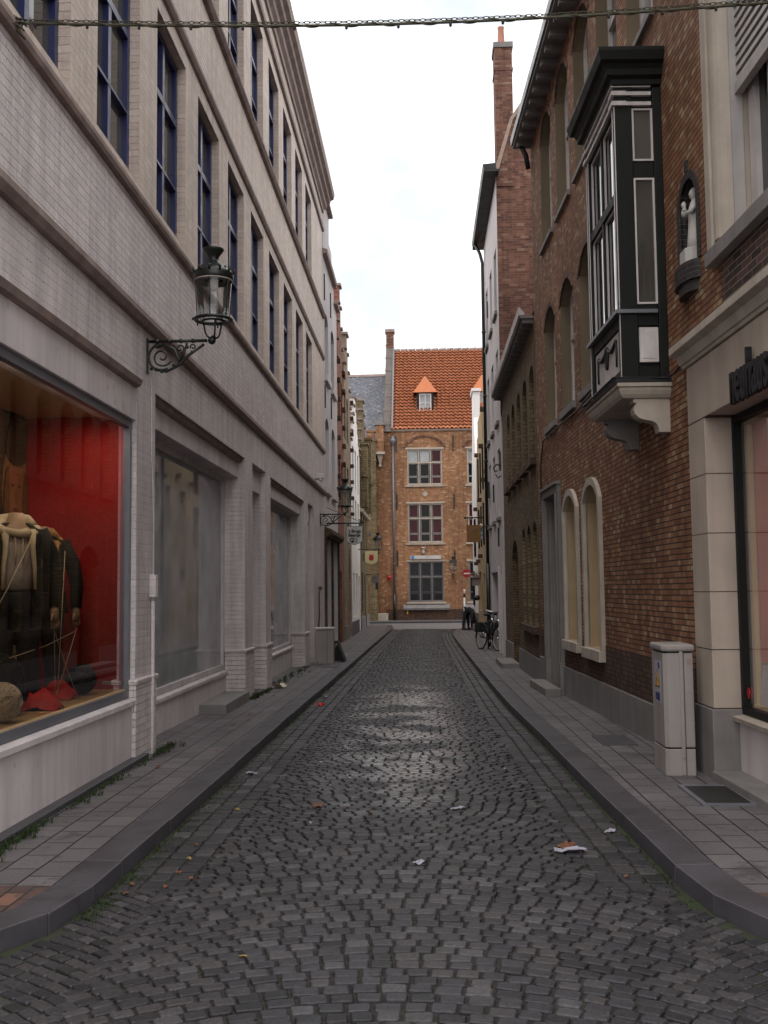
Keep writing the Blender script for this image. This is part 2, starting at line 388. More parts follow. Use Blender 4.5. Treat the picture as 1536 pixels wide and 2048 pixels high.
def build_each(mb, name, mats, parent=None, bevel=0):
    """one object for every loose piece of the builder's mesh"""
    par = list(range(len(mb.v)))
    def find(i):
        while par[i] != i: par[i] = par[par[i]]; i = par[i]
        return i
    for f in mb.f:
        for k in f[1:]: par[find(k)] = find(f[0])
    grp = {}
    for i, f in enumerate(mb.f): grp.setdefault(find(f[0]), []).append(i)
    for ids in grp.values():
        q = MB(); mp = {}
        for i in ids:
            for k in mb.f[i]:
                if k not in mp: mp[k] = len(q.v); q.v.append(mb.v[k])
            q.f.append(tuple(mp[k] for k in mb.f[i])); q.m.append(mb.m[i]); q.sm.append(mb.sm[i])
        q.build(name, mats, parent, bevel)
def tag(o, label=None, cat=None, group=None, kind=None):
    if label: o['label'] = label
    if cat: o['category'] = cat
    if group: o['group'] = group
    if kind: o['kind'] = kind
    return o
def thing(name, loc, label, cat, group=None):
    o = bpy.data.objects.new(name, None); COL.objects.link(o); o.location = loc; o.empty_display_size = .2
    WLOC[o.name] = Vector(loc)
    return tag(o, label, cat, group)
def copy_tree(o, parent=None):
    c = o.copy(); COL.objects.link(c)
    if parent: c.parent = parent
    for ch in list(o.children): copy_tree(ch, c)
    return c

def arch(a0, a1, zs, rise, n=10, pointed=False):
    """points of an arch from (a0, zs) to (a1, zs), rising by rise"""
    w = (a1 - a0) / 2; c = (a0 + a1) / 2
    if pointed:
        return [(c + w * t, zs + rise * (1 - abs(t) ** 1.6)) for t in [-1 + 2 * i / n for i in range(n + 1)]]
    Rr = (w * w + rise * rise) / (2 * rise); q = math.asin(min(1, w / Rr))
    if rise > w: q = math.pi - q
    return [(c + Rr * math.sin(-q + 2 * q * i / n), zs + rise - Rr + Rr * math.cos(-q + 2 * q * i / n)) for i in range(n + 1)]

def wall(mb, W, solids, holes, T=.3, mi=0, d=0):
    """facade from solid rectangles minus holes; every hole and the outline get real depth"""
    S = sorted({round(v, 4) for r in solids for v in (r[0], r[2])} | {round(v, 4) for h in holes for v in (h['a0'], h['a1'])})
    Z = sorted({round(v, 4) for r in solids for v in (r[1], r[3])} | {round(v, 4) for h in holes for v in (h['z0'], h['z1'])})
    def st(i, j):
        if i < 0 or j < 0 or i >= len(S) - 1 or j >= len(Z) - 1: return None
        a, z = (S[i] + S[i + 1]) / 2, (Z[j] + Z[j + 1]) / 2
        for h in holes:
            if h['a0'] < a < h['a1'] and h['z0'] < z < h['z1']: return h
        for r in solids:
            if r[0] < a < r[2] and r[1] < z < r[3]: return 1
        return None
    for i in range(len(S) - 1):
        for j in range(len(Z) - 1):
            if st(i, j) != 1: continue
            a0, a1, z0, z1 = S[i], S[i + 1], Z[j], Z[j + 1]
            mb.poly([W.P(a0, z0, d), W.P(a1, z0, d), W.P(a1, z1, d), W.P(a0, z1, d)], mi)
            for (ii, jj, e) in ((i - 1, j, ((a0, z0), (a0, z1))), (i + 1, j, ((a1, z0), (a1, z1))), (i, j - 1, ((a0, z0), (a1, z0))), (i, j + 1, ((a0, z1), (a1, z1)))):
                n = st(ii, jj)
                if n == 1: continue
                dep, m2 = T, mi
                if n is not None:
                    dep, m2 = n['dep'], n.get('rm', mi)
                    if n.get('rise'):
                        if jj == j - 1: continue
                        zt = n['z1'] - n['rise']
                        if ii != i:
                            e = ((e[0][0], e[0][1]), (e[1][0], min(e[1][1], zt)))
                            if e[0][1] >= zt: continue
                mb.poly([W.P(*e[0], d), W.P(*e[1], d), W.P(*e[1], d - dep), W.P(*e[0], d - dep)], m2)
    for h in holes:
        if h.get('rise'):
            ap = arch(h['a0'], h['a1'], h['z1'] - h['rise'], h['rise'], 12, h.get('pt', False))
            for (p, q) in zip(ap[:-1], ap[1:]):
                mb.poly([W.P(*p, d), W.P(*q, d), W.P(q[0], h['z1'], d), W.P(p[0], h['z1'], d)], mi)
                mb.poly([W.P(*p, d), W.P(*q, d), W.P(*q, d - h['dep']), W.P(*p, d - h['dep'])], h.get('rm', mi))
    return mb
def H(a0, a1, z0, z1, dep, rise=0, rm=None, pt=False):
    h = dict(a0=a0, a1=a1, z0=z0, z1=z1, dep=dep, rise=rise, pt=pt)
    if rm is not None: h['rm'] = rm
    return h

def window(W, parent, a0, a1, z0, z1, d, fm='whitepaint', gm='dark_glass', rise=0, fw=.055, ft=.05, vbars=(), hbars=(), name='window', bw=.04, panes=None, pt=False):
    """frame mesh (the part) with its panes as sub-parts; d = depth of the frame's face"""
    mb = MB(); zs = z1 - rise
    mb.wbox(W, a0, a0 + fw, z0, zs, d - ft, d); mb.wbox(W, a1 - fw, a1, z0, zs, d - ft, d)
    mb.wbox(W, a0 + fw, a1 - fw, z0, z0 + fw, d - ft, d)
    if rise:
        o = arch(a0, a1, zs, rise, 12, pt); i = arch(a0 + fw, a1 - fw, zs, rise - fw * .8, 12, pt)
        for k in range(12):
            mb.prism([W.P(*o[k], d), W.P(*o[k + 1], d), W.P(*i[k + 1], d), W.P(*i[k], d)], -W.n * ft)
    else: mb.wbox(W, a0 + fw, a1 - fw, z1 - fw, z1, d - ft, d)
    w, h = a1 - a0, z1 - z0
    for t in vbars:
        c = a0 + w * (t if not isinstance(t, tuple) else t[0]); b = bw if not isinstance(t, tuple) else t[1]
        mb.wbox(W, c - b / 2, c + b / 2, z0 + fw, z1 - fw - rise * .15, d - ft, d + .004)
    for t in hbars:
        c = z0 + h * (t if not isinstance(t, tuple) else t[0]); b = bw if not isinstance(t, tuple) else t[1]
        mb.wbox(W, a0 + fw, a1 - fw, c - b / 2, c + b / 2, d - ft, d + .008)
    o = mb.build(name, fm, parent)
    if panes is None:
        e = fw * .5; g = MB()
        if rise:
            g.poly([W.P(a0 + e, z0 + e, d - ft * .7), W.P(a1 - e, z0 + e, d - ft * .7)] + [W.P(*q, d - ft * .7) for q in reversed(arch(a0 + e, a1 - e, zs, rise - e * .8, 12, pt))])
        else: g.poly([W.P(a0 + e, z0 + e, d - ft * .7), W.P(a1 - e, z0 + e, d - ft * .7), W.P(a1 - e, z1 - e, d - ft * .7), W.P(a0 + e, z1 - e, d - ft * .7)])
        g.build('pane', gm, o)
    else:
        for (p0, p1, q0, q1, g_) in panes:
            MB().poly([W.P(a0 + w * p0, z0 + h * q0, d - ft * .7), W.P(a0 + w * p1, z0 + h * q0, d - ft * .7), W.P(a0 + w * p1, z0 + h * q1, d - ft * .7), W.P(a0 + w * p0, z0 + h * q1, d - ft * .7)]).build('pane', g_, o)
    return o

def door(W, parent, a0, a1, z0, z1, d, m, rise=0, panels=2, name='door', pt=False):
    mb = MB(); zs = z1 - rise
    pts = [(a0, z0), (a1, z0)] + (list(reversed(arch(a0, a1, zs, rise, 12, pt))) if rise else [(a1, z1), (a0, z1)])
    mb.prism([W.P(*q, d) for q in pts], -W.n * .05)
    w = (a1 - a0); h = zs - z0
    for k in range(panels):
        q0, q1 = z0 + h * (.08 + k * .9 / panels), z0 + h * (.02 + (k + 1) * .9 / panels)
        mb.wbox(W, a0 + w * .14, a0 + w * .86, q0, q1, d, d + .018)
    o = mb.build(name, m, parent, .004)
    MB().tube([W.P(a0 + w * .08, z0 + 1.0, d + .01), W.P(a0 + w * .08, z0 + 1.0, d + .07)], .02).build('handle', 'chrome', o)
    return o

def text_mesh(name, body, size, mtx, m, parent=None, extrude=.004, sx=1, offset=0, align='CENTER'):
    cu = bpy.data.curves.new(name + '_curve', 'FONT'); cu.body = body; cu.size = size; cu.extrude = extrude; cu.offset = offset
    cu.align_x = align; cu.resolution_u = 3
    t = bpy.data.objects.new(name + '_text', cu); COL.objects.link(t)
    bpy.context.view_layer.update()
    me = bpy.data.meshes.new_from_object(t.evaluated_get(bpy.context.evaluated_depsgraph_get()))
    bpy.data.objects.remove(t); bpy.data.curves.remove(cu)
    me.name = name
    me.transform(mtx @ Matrix.Diagonal((sx, 1, 1, 1)))
    if parent: me.transform(Matrix.Translation(-Vector(WLOC[parent.name])))
    me.materials.clear(); me.materials.append(M[m])
    o = bpy.data.objects.new(name, me); COL.objects.link(o)
    if parent: o.parent = parent; WLOC[o.name] = WLOC[parent.name]
    else: WLOC[o.name] = Vector((0, 0, 0))
    return o
def face_mtx(c, right, up=(0, 0, 1)):
    r = Vector(right).normalized(); u = Vector(up).normalized(); n = r.cross(u)
    return Matrix(((r.x, u.x, n.x, c[0]), (r.y, u.y, n.y, c[1]), (r.z, u.z, n.z, c[2]), (0, 0, 0, 1)))
# ---------------------------------------------------------------- camera, light, sky
cam = bpy.data.cameras.new('camera'); co = bpy.data.objects.new('camera', cam); COL.objects.link(co)
cam.sensor_fit = 'VERTICAL'; cam.sensor_height = 36; cam.lens = 36 * 2050 / 2048; cam.clip_end = 1500; cam.clip_start = .05
rows = ((.99916, .01395, .03843), (.03937, -.07485, -.99642), (-.01103, .9971, -.07534))
mw = Matrix(rows).to_4x4(); mw.translation = (0, 0, 1.65); co.matrix_world = mw
SC.camera = co

SKY_OFF = (.6, 0, 0)
SUN_EL, SUN_AZ = math.radians(64), math.radians(200)
w = bpy.data.worlds.new('World'); SC.world = w; w.use_nodes = True
nt = w.node_tree; nt.nodes.clear(); N = nt.nodes.new; L = nt.links.new
out = N('ShaderNodeOutputWorld'); sky = N('ShaderNodeTexSky'); sky.sky_type = 'NISHITA'; sky.sun_disc = False
sky.sun_elevation = SUN_EL; sky.sun_rotation = SUN_AZ; sky.air_density = 1.2; sky.dust_density = 2.0
b1 = N('ShaderNodeBackground'); L(sky.outputs[0], b1.inputs[0]); b1.inputs[1].default_value = .12
tc = N('ShaderNodeTexCoord'); mp_ = N('ShaderNodeMapping'); mp_.inputs['Location'].default_value = SKY_OFF; L(tc.outputs['Generated'], mp_.inputs['Vector']); cl = noise(nt, mp_.outputs['Vector'], 2.4, 6, .55, (1, 1, 1.6))
b2 = N('ShaderNodeBackground'); L(ramp(nt, cl, [(.30, (.45, .49, .545)), (.40, (.57, .59, .61)), (.50, (1.0, .985, .975)), (.75, (.97, .95, .95))]), b2.inputs[0]); b2.inputs[1].default_value = 1.62
mx = N('ShaderNodeMixShader'); L(ramp(nt, cl, [(.34, .86), (.52, 1.0)]), mx.inputs[0]); L(b1.outputs[0], mx.inputs[1]); L(b2.outputs[0], mx.inputs[2]); L(mx.outputs[0], out.inputs[0])
sl = bpy.data.lights.new('sun', 'SUN'); sl.energy = .55; sl.angle = math.radians(25); sl.color = (1, .95, .88)
so = bpy.data.objects.new('sun', sl); COL.objects.link(so)
dv = Vector((math.sin(SUN_AZ) * math.cos(SUN_EL), math.cos(SUN_AZ) * math.cos(SUN_EL), math.sin(SUN_EL)))
so.rotation_euler = dv.to_track_quat('Z', 'Y').to_euler(); so.location = (0, -5, 30)
SC.view_settings.view_transform = 'Standard'; SC.view_settings.look = 'None'; SC.view_settings.exposure = .36; SC.view_settings.gamma = 1
SC.cycles.use_denoising = True; SC.cycles.max_bounces = 8; SC.cycles.diffuse_bounces = 5; SC.cycles.glossy_bounces = 4; SC.cycles.transparent_max_bounces = 12

# ---------------------------------------------------------------- ground
def g(y):
    t = max(0, min(1, (y - 7) / 17)); return -.15 * t * t * (3 - 2 * t)
KL = [(-12, 3.6), (-6, 3.72), (-3.4, 3.95), (-2.5, 4.35), (-1.97, 4.77), (-1.83, 5.03), (-1.765, 5.5), (-1.75, 6.5), (-1.72, 9.4), (-1.74, 15), (-1.74, 21), (-1.66, 28.7), (-1.5, 40), (-1.42, 46), (-1.55, 49.2), (-2.0, 50.6), (-3.2, 51.3), (-12, 51.6)]
KR = [(12, 3.85), (6, 3.98), (3.4, 4.12), (2.4, 4.4), (1.85, 4.68), (1.57, 4.95), (1.42, 5.35), (1.36, 5.9), (1.335, 6.7), (1.29, 8), (1.15, 14.6), (1.13, 21.9), (1.04, 33), (1.03, 38), (1.10, 41), (1.4, 44), (2.2, 46.2), (4, 47.2), (12, 47.6)]
def kx(K, y):
    for (a, b) in zip(K[:-1], K[1:]):
        if a[1] <= y <= b[1]: return a[0] + (b[0] - a[0]) * (y - a[1]) / (b[1] - a[1])
    return K[0][0] if y < K[0][1] else K[-1][0]
tag(MB().poly([(-300, -200, -.5), (300, -200, -.5), (300, 500, -.5), (-300, 500, -.5)]).build('ground', 'ground'), kind='structure')
def camber(x, y):
    return .048 - .036 * min(1, abs((x + .2) / 1.5)) ** 2 if y < 46 else -.0
# road bed
mb = MB(); ys = [2 + .5 * i for i in range(95)]
xs = [-9, -5, -3, -1.9, -1.6, -1.2, -.7, -.2, .3, .8, 1.2, 1.5, 1.9, 3, 5, 9]
vs = [(x, y, g(y) + camber(x, y) - .012) for y in ys for x in xs]
n = len(xs)
mb.faces(vs, [(j * n + i, j * n + i + 1, (j + 1) * n + i + 1, (j + 1) * n + i) for j in range(len(ys) - 1) for i in range(n - 1)])
tag(mb.build('road_bed', 'soil'), kind='structure')
tag(MB().poly([(-60, -60, -.06), (60, -60, -.06), (60, 2.0, -.06), (-60, 2.0, -.06)]).build('crossing_road', 'asphalt'), kind='structure')
# cobbles: one surface of separately shaped stones
mb = MB(); V, F = mb.v, mb.f
def stone(q):
    cx = sum(p[0] for p in q) / 4; cy = sum(p[1] for p in q) / 4
    j = .0045
    lp = lambda a, b, t: (a[0] + (b[0] - a[0]) * t, a[1] + (b[1] - a[1]) * t)
    t = [R(.045, .095) for k in range(4)]
    q = [lp(q[0], q[3], t[0]), lp(q[1], q[2], t[1]), lp(q[2], q[1], t[2]), lp(q[3], q[0], t[3])]
    t = [R(.02, .055) for k in range(4)]
    q = [lp(q[0], q[1], t[0]), lp(q[1], q[0], t[1]), lp(q[2], q[3], t[2]), lp(q[3], q[2], t[3])]
    q = [(p[0] + R(-j, j) * .6, p[1] + R(-j, j) * .6) for p in q]
    z = g(cy) + camber(cx, cy) + R(-.003, .003); tx, ty = R(-.028, .028), R(-.028, .028)
    o = []
    for k in range(4):
        a, b = q[k], q[(k + 1) % 4]
        t0, t1 = R(.05, .14), R(.86, .95)
        o += [(a[0] + (b[0] - a[0]) * t0, a[1] + (b[1] - a[1]) * t0), (a[0] + (b[0] - a[0]) * t1, a[1] + (b[1] - a[1]) * t1)]
    b = len(V)
    for p in o: V.append((p[0], p[1], z - .024))
    for p in o:
        x, y = cx + (p[0] - cx) * .95, cy + (p[1] - cy) * .94
        V.append((x, y, z - .0045 + tx * (x - cx) + ty * (y - cy)))
    for p in o:
        x, y = cx + (p[0] - cx) * .86, cy + (p[1] - cy) * .85
        V.append((x, y, z + R(-.001, .002) + tx * (x - cx) + ty * (y - cy)))
    for k in range(8):
        l = (k + 1) % 8
        F.append((b + k, b + l, b + 8 + l, b + 8 + k)); F.append((b + 8 + k, b + 8 + l, b + 16 + l, b + 16 + k))
    F.append(tuple(range(b + 16, b + 24)))
    mb.m.extend([0] * 17); mb.sm.extend([False] * 17)
def inroad(x, y, e):
    if y < 3.6: return abs(x) < 5
    if y > 46: return False
    return kx(KL, y) + e < x < kx(KR, y) - e
RW_, DY, SW = 1.95, .090, .106
for k in range(-4, int(46 / DY)):
    y0 = 2.6 + k * DY; off = R(0, SW)
    for ci in (-2, -1, 0, 1, 2):
        xc = -.12 + ci * 2.7
        if ci and y0 > 6.5: continue
        half = 1.35
        a = -math.asin(half / RW_) + (off / RW_ * .5)
        while a < math.asin(half / RW_):
            da = SW * R(.85, 1.18) / RW_
            def pt(y, t): return (xc + RW_ * math.sin(t), y + RW_ * (math.cos(t) - 1))
            def up(t): return math.asin(max(-1, min(1, math.sin(t) * (1 + DY * math.cos(t) / RW_))))
            q = [pt(y0, a), pt(y0, a + da), pt(y0 + DY, up(a + da)), pt(y0 + DY, up(a))]
            cx, cy = sum(p[0] for p in q) / 4, sum(p[1] for p in q) / 4
            edge = .42 if cy > 5.75 else .05
            if inroad(cx, cy, edge) and cy < 45.5: stone(q)
            a += da
for side, K in ((1, KL), (-1, KR)):
    for r_ in range(3):
        y = 5.7
        while y < 45:
            ln = R(.13, .19); o0, o1 = .02 + r_ * .135, .02 + (r_ + 1) * .135
            x0, x1 = kx(K, y), kx(K, y + ln)
            stone([(x0 + side * o0, y), (x0 + side * o1, y), (x1 + side * o1, y + ln), (x1 + side * o0, y + ln)][::side])
            y += ln
tag(mb.build('cobbled_road', 'cobble'), kind='structure')
tag(MB().poly([(-60, 45.6, g(46) + .02), (60, 45.6, g(46) + .02), (60, 55.2, g(46) + .02), (-60, 55.2, g(46) + .02)]).build('far_road', 'asphalt'), kind='structure')
mb = MB(); mb.box(-60, 60, 54.2, 56.0, -.3, -.03); mb.box(-60, 60, 54.0, 54.2, -.3, -.04, 1)
tag(mb.build('far_pavement', ['paving', 'bluestone'], bevel=.01), kind='structure')
# kerbs and pavements
def resample(K, step):
    out = [Vector((*K[0], 0))]
    for a, b in zip(K[:-1], K[1:]):
        a, b = Vector((*a, 0)), Vector((*b, 0)); n = max(1, int((b - a).length / step))
        out += [a + (b - a) * (i + 1) / n for i in range(n)]
    return out
def pavement(K, side, xin, nm):
    P = resample(K, .5); off = []
    for i, p in enumerate(P):
        t = (P[min(i + 1, len(P) - 1)] - P[max(i - 1, 0)]).normalized()
        off.append(Vector((-t.y, t.x, 0)) * side)
    mb = MB(); kw = .235; acc = 0; dz = 0
    for i in range(len(P) - 1):
        a, b = P[i], P[i + 1]; d = (b - a)
        acc += d.length
        last = acc > .95
        bb = b - d.normalized() * .007 if last else b
        za, zb = g(a.y) + .10 + dz, g(b.y) + .10 + dz
        mb.hexa([(a.x, a.y, -.45), (bb.x, bb.y, -.45), (bb.x + off[i + 1].x * kw, bb.y + off[i + 1].y * kw, -.45), (a.x + off[i].x * kw, a.y + off[i].y * kw, -.45),
                 (a.x + off[i].x * .012, a.y + off[i].y * .012, za), (bb.x + off[i + 1].x * .012, bb.y + off[i + 1].y * .012, zb), (bb.x + off[i + 1].x * kw, bb.y + off[i + 1].y * kw, zb), (a.x + off[i].x * kw, a.y + off[i].y * kw, za)])
        if last: acc = 0; dz = R(-.004, .006)
    tag(mb.build('kerb', 'bluestone', bevel=.006), kind='structure')
    mb = MB(); mb2 = MB()
    for i in range(len(P) - 1):
        a, b = P[i], P[i + 1]
        ai, bi = a + off[i] * (kw + .004), b + off[i + 1] * (kw + .004)
        xa, xb = side_x = (xin, xin)
        m_ = mb
        q = [(ai.x, ai.y, g(a.y) + .096), (bi.x, bi.y, g(b.y) + .096), (xb, bi.y, g(b.y) + .096), (xa, ai.y, g(a.y) + .096)]
        if (ai.x - xa) * side < 0: continue
        if side < 0: q = q[::-1]
        (mb2 if max(a.y, b.y) < 5.85 else mb).poly(q)
    tag(mb.build('pavement', 'paving'), kind='structure')
    if mb2.f: tag(mb2.build('red_clinker_pavement', 'redpaving'), kind='structure')
pavement(KL, 1, -3.4, 'left'); pavement(KR, -1, 3.0, 'right')

# ---------------------------------------------------------------- left: white shop building
LW = Wall((-2.7, 0, 0), (0, 1, 0), (1, 0, 0))
sb = thing('shop_building', (-2.7, 15, 0), 'long white painted brick shop building with blue window frames and three big shop windows', 'building')
holes = [H(4.55, 9.52, .02, 3.66, .36), H(10.18, 15.38, .02, 3.66, .34), H(16.06, 17.42, -.1, 3.68, .6), H(17.97, 23.08, -.1, 3.66, .34), H(23.8, 25.0, -.2, 3.69, .5)]
mb = MB(); wall(mb, LW, [(3.95, -.5, 27.7, 4.24)], holes, .35)
mb.build('ground_floor_wall', 'white_wall', sb)
mb = MB(); mb.wbox(LW, 3.95, 27.7, 4.24, 5.36, -.3, 0); mb.build('brick_band', 'white_brick', sb)
W0 = [8.25 + 1.925 * k for k in range(-2, 9)]
uh = [H(a, a + 1.28, 5.58, 7.74, .2) for a in W0] + [H(a, a + 1.28, 9.33, 11.33, .2) for a in W0]
mb = MB(); wall(mb, LW, [(3.95, 5.45, 27.7, 12.3)], uh, .35)
mb.build('upper_wall', 'cream_brick', sb)
# side and rear walls, roof
mb = MB(); mb.box(-12, -3.95, 3.95, 27.7, -.5, 12.3); mb.box(-3.94, -3.06, 3.96, 4.3, -.5, 12.3); mb.box(-3.94, -3.06, 3.96, 27.69, 3.75, 12.28); mb.box(-3.94, -3.06, 25.2, 27.69, -.5, 3.74)
mb.build('rear_block', 'white_brick', sb)
mb = MB(); mb.profile(LW, 3.9, 27.72, [(.0, 4.21), (.05, 4.21), (.085, 4.26), (.085, 4.31), (.0, 4.37)])
mb.build('string_course', 'trim', sb)
mb = MB(); mb.profile(LW, 3.9, 27.72, [(.0, 5.35), (.05, 5.355), (.065, 5.39), (.065, 5.43), (.0, 5.50), (-.1, 5.50), (-.1, 5.35)]); mb.build('sill_course', 'trim', sb)
mb = MB(); mb.profile(LW, 3.9, 27.72, [(.0, 7.93), (.03, 7.95), (.055, 8.0), (.055, 8.05), (.0, 8.09)]); mb.build('string_course', 'trim', sb)
mb = MB(); mb.profile(LW, 3.9, 27.72, [(.0, 9.10), (.05, 9.12), (.085, 9.18), (.085, 9.22), (.0, 9.32)]); mb.build('sill_course', 'trim', sb)
mb = MB(); mb.profile(LW, 3.9, 27.72, [(.0, 11.56), (.05, 11.58), (.06, 11.66), (.0, 11.7)]); mb.build('string_course', 'trim', sb)
mb = MB(); mb.profile(LW, 3.8, 27.78, [(-.1, 12.12), (.04, 12.12), (.055, 12.2), (.12, 12.25), (.14, 12.34), (.22, 12.38), (.24, 12.46), (.32, 12.50), (.35, 12.6), (.35, 12.65), (-.1, 12.9)])
mb.build('cornice', 'cornice', sb)
for a in W0:
    for (z0, z1, tb) in ((5.58, 7.74, .67), (9.33, 11.33, .66)):
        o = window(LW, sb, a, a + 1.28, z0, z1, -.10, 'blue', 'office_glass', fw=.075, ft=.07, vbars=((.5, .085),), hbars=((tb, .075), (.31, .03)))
# pedestals of the brick piers
mb = MB()
for (a0, a1, dd) in ((9.50, 10.20, .30), (15.36, 16.08, .3), (17.40, 17.99, .3), (23.06, 23.82, .3)):
    z = g(a0)
    mb.wbox(LW, a0 - .02, a1 + .02, z - .1, z + .80, -dd, .02)
    mb.wbox(LW, a0 - .04, a1 + .04, z + .80, z + .85, -dd, .035)
build_each(mb, 'pier_base', 'white_brick', sb, .012)
# shop window 1: panel, sill, frame, glass, fascia
def shop_window(a0, a1, dep, zlow, zled, zfb, ztop, fasc_d, fm, gm, pm='render'):
    p = MB(); p.wbox(LW, a0 + .003, a1 - .003, -.3, zlow, -dep - .05, -dep + .03)
    p.build('panel', pm, sb)
    p = MB(); p.profile(LW, a0 + .003, a1 - .003, [(-dep - .05, zlow), (-dep + .06, zlow), (-dep + .06, zlow + .045), (-dep - .05, zlow + .075)]); p.build('window_ledge', 'render', sb, .004)
    p = MB(); p.wbox(LW, a0 + .003, a1 - .003, ztop, 3.655, fasc_d - .3, fasc_d); p.build('fascia', 'render', sb, .004)
    p = MB(); p.profile(LW, a0 + .004, a1 - .004, [(fasc_d - .01, 3.58), (fasc_d + .05, 3.60), (fasc_d + .07, 3.652), (fasc_d - .01, 3.652)]); p.build('fascia_mould', 'trim', sb)
    return window(LW, sb, a0 + .004, a1 - .004, zlow + .07, ztop, -dep, fm, gm, fw=.07, ft=.06, name='shop_window')
shop_window(4.55, 9.52, .045, .61, 0, 0, 3.27, -.012, 'zinc', 'clear')
shop_window(10.18, 15.38, .31, .42, 0, 0, 3.36, -.10, 'whitepaint', 'grey_glass')
shop_window(17.97, 23.08, .31, .36, 0, 0, 3.36, -.10, 'whitepaint', 'grey_glass')
for (a0, a1, z0) in ((16.06, 17.42, -.02), (23.8, 25.0, -.06)):
    p = MB(); p.wbox(LW, a0 + .003, a1 - .003, 3.3, 3.675, -.55, -.1); p.build('fascia', 'render', sb)
    door(LW, sb, a0 + .02, a1 - .02, z0, 3.3, -.45, 'whitepaint')
# thresholds and pipe on the pier
mb = MB(); mb.wbox(LW, 3.95, 9.75, -.1, .135, -.06, .075); mb.build('base_kerb', 'bluestone', sb, .008)
mb = MB(); mb.tube([(-2.67, 10.02, .0), (-2.67, 10.02, 1.56)], .02, 10); mb.tube([(-2.67, 10.02, 1.56), (-2.67, 10.03, 2.4), (-2.685, 10.0, 3.0), (-2.69, 9.98, 3.78)], .007, 6)
mb.box(-2.695, -2.63, 9.97, 10.06, 1.60, 1.82); mb.build('conduit', 'white_wall', sb, .004)
mb = MB(); mb.tube([(-2.69, 25.9, .5), (-2.66, 25.9, 1.0), (-2.66, 25.9, 1.55), (-2.64, 25.95, 1.7)], .02, 6); mb.ball((-2.64, 25.97, 1.7), .05); mb.build('vent_pipe', 'dirt', sb)
# stone steps
tag(MB().box(-3.0, -2.62, 13.5, 15.3, -.2, .17).build('stone_step', 'greystone', None, .012), 'worn grey stone step below the blank grey shop window', 'step')
tag(MB().box(-3.0, -2.5, 23.85, 24.95, -.3, .0).build('stone_step', 'greystone', None, .012), 'dark stone doorstep beside the low white cabinet', 'step')
mb = MB(); mb.tube([(-2.7, 24.9, 4.33), (-2.55, 24.9, 4.40)], .03); mb.box(-2.62, -2.42, 24.84, 24.96, 4.38, 4.5); mb.lathe((-2.5, 24.9, 4.30), [(.0, 0), (.05, .02), (.06, .08)], 12)
tag(mb.build('security_camera', 'whitepaint', None, .006), 'small white camera on the string course of the white shop building', 'camera')
# shop display room
mb = MB(); mb.box(-3.80, -3.74, 4.6, 9.5, .3, 3.6); mb.build('display_back', 'black_cloth', sb)
mb = MB(); mb.box(-3.74, -2.79, 9.462, 9.5, .66, 3.3); mb.build('red_backdrop', 'red_drape', sb)
mb = MB(); mb.box(-3.74, -2.765, 4.6, 9.46, .45, .76); mb.build('display_floor', 'wood', sb)
mb = MB(); mb.box(-3.74, -2.765, 4.6, 9.46, 3.30, 3.42); mb.build('display_ceiling', 'warm_ceiling', sb)
for y in (5.3, 6.2, 7.1, 8.0, 8.9):
    mb = MB(); mb.lathe((-2.835, y, 3.262), [(.0, .006), (.036, .006), (.045, .0), (.05, .038)], 18); fo = mb.build('spot_fitting', 'chrome', sb)
    MB().lathe((-2.835, y, 3.264), [(.0, 0), (.034, 0)], 16).build('lamp_disc', 'lamp_glow', fo)
# ---------------------------------------------------------------- poster, mannequins, wool
PW = Wall((-3.735, 0, 0), (0, 1, 0), (1, 0, 0))
t = thing('poster', (-3.735, 9.1, .8), 'tall photo poster of a woman in a knitted hat behind the mannequins', 'poster')
MB().wbox(PW, 8.5, 9.44, .78, 3.26, 0, .012).build('sheet', mat('poster dark', (.05, .03, .018), .6, .5, 7), t)
def blob(a, z, rx, rz, d, m, nm, top=1.0):
    n = 28; pts = [PW.P(a + rx * math.cos(2 * math.pi * k / n), z + rz * math.sin(2 * math.pi * k / n) * (top if math.sin(2 * math.pi * k / n) > 0 else 1), d) for k in range(n)]
    MB().prism(pts, -PW.n * .004).build(nm, m, t)
pskin = mat('poster skin', (.30, .13, .06), .6, .3, 9); pha = mat('poster hat', (.055, .035, .022), .6, .6, 22)
blob(9.17, 2.57, .29, .5, .017, mat('poster hair', (.25, .12, .045), .6, .5, 14), 'printed_hair')
blob(9.17, 2.55, .20, .37, .022, pskin, 'printed_face')
blob(9.17, 2.93, .235, .12, .027, pha, 'printed_hat', 3.0)
pdk = mat('poster eye brown', (.11, .05, .025), .6, .3, 9)  # brown print colour of the eyes
for s_ in (-.075, .075): blob(9.17 + s_, 2.63, .034, .013, .027, pdk, 'printed_eye')
for s_ in (-.21, .21): blob(9.17 + s_, 2.42, .06, .36, .030, mat('poster hair strand', (.16, .075, .03), .6, .5, 20), 'printed_hair')
blob(9.185, 2.53, .022, .075, .026, mat('poster nose', (.24, .10, .045), .6, .2, 9), 'printed_nose')
blob(9.17, 2.41, .055, .018, .027, mat('poster lips', (.20, .06, .045), .6), 'printed_mouth')
blob(9.20, 2.05, .12, .22, .022, mat('poster scarf', (.40, .22, .10), .6, .3, 12), 'printed_scarf')

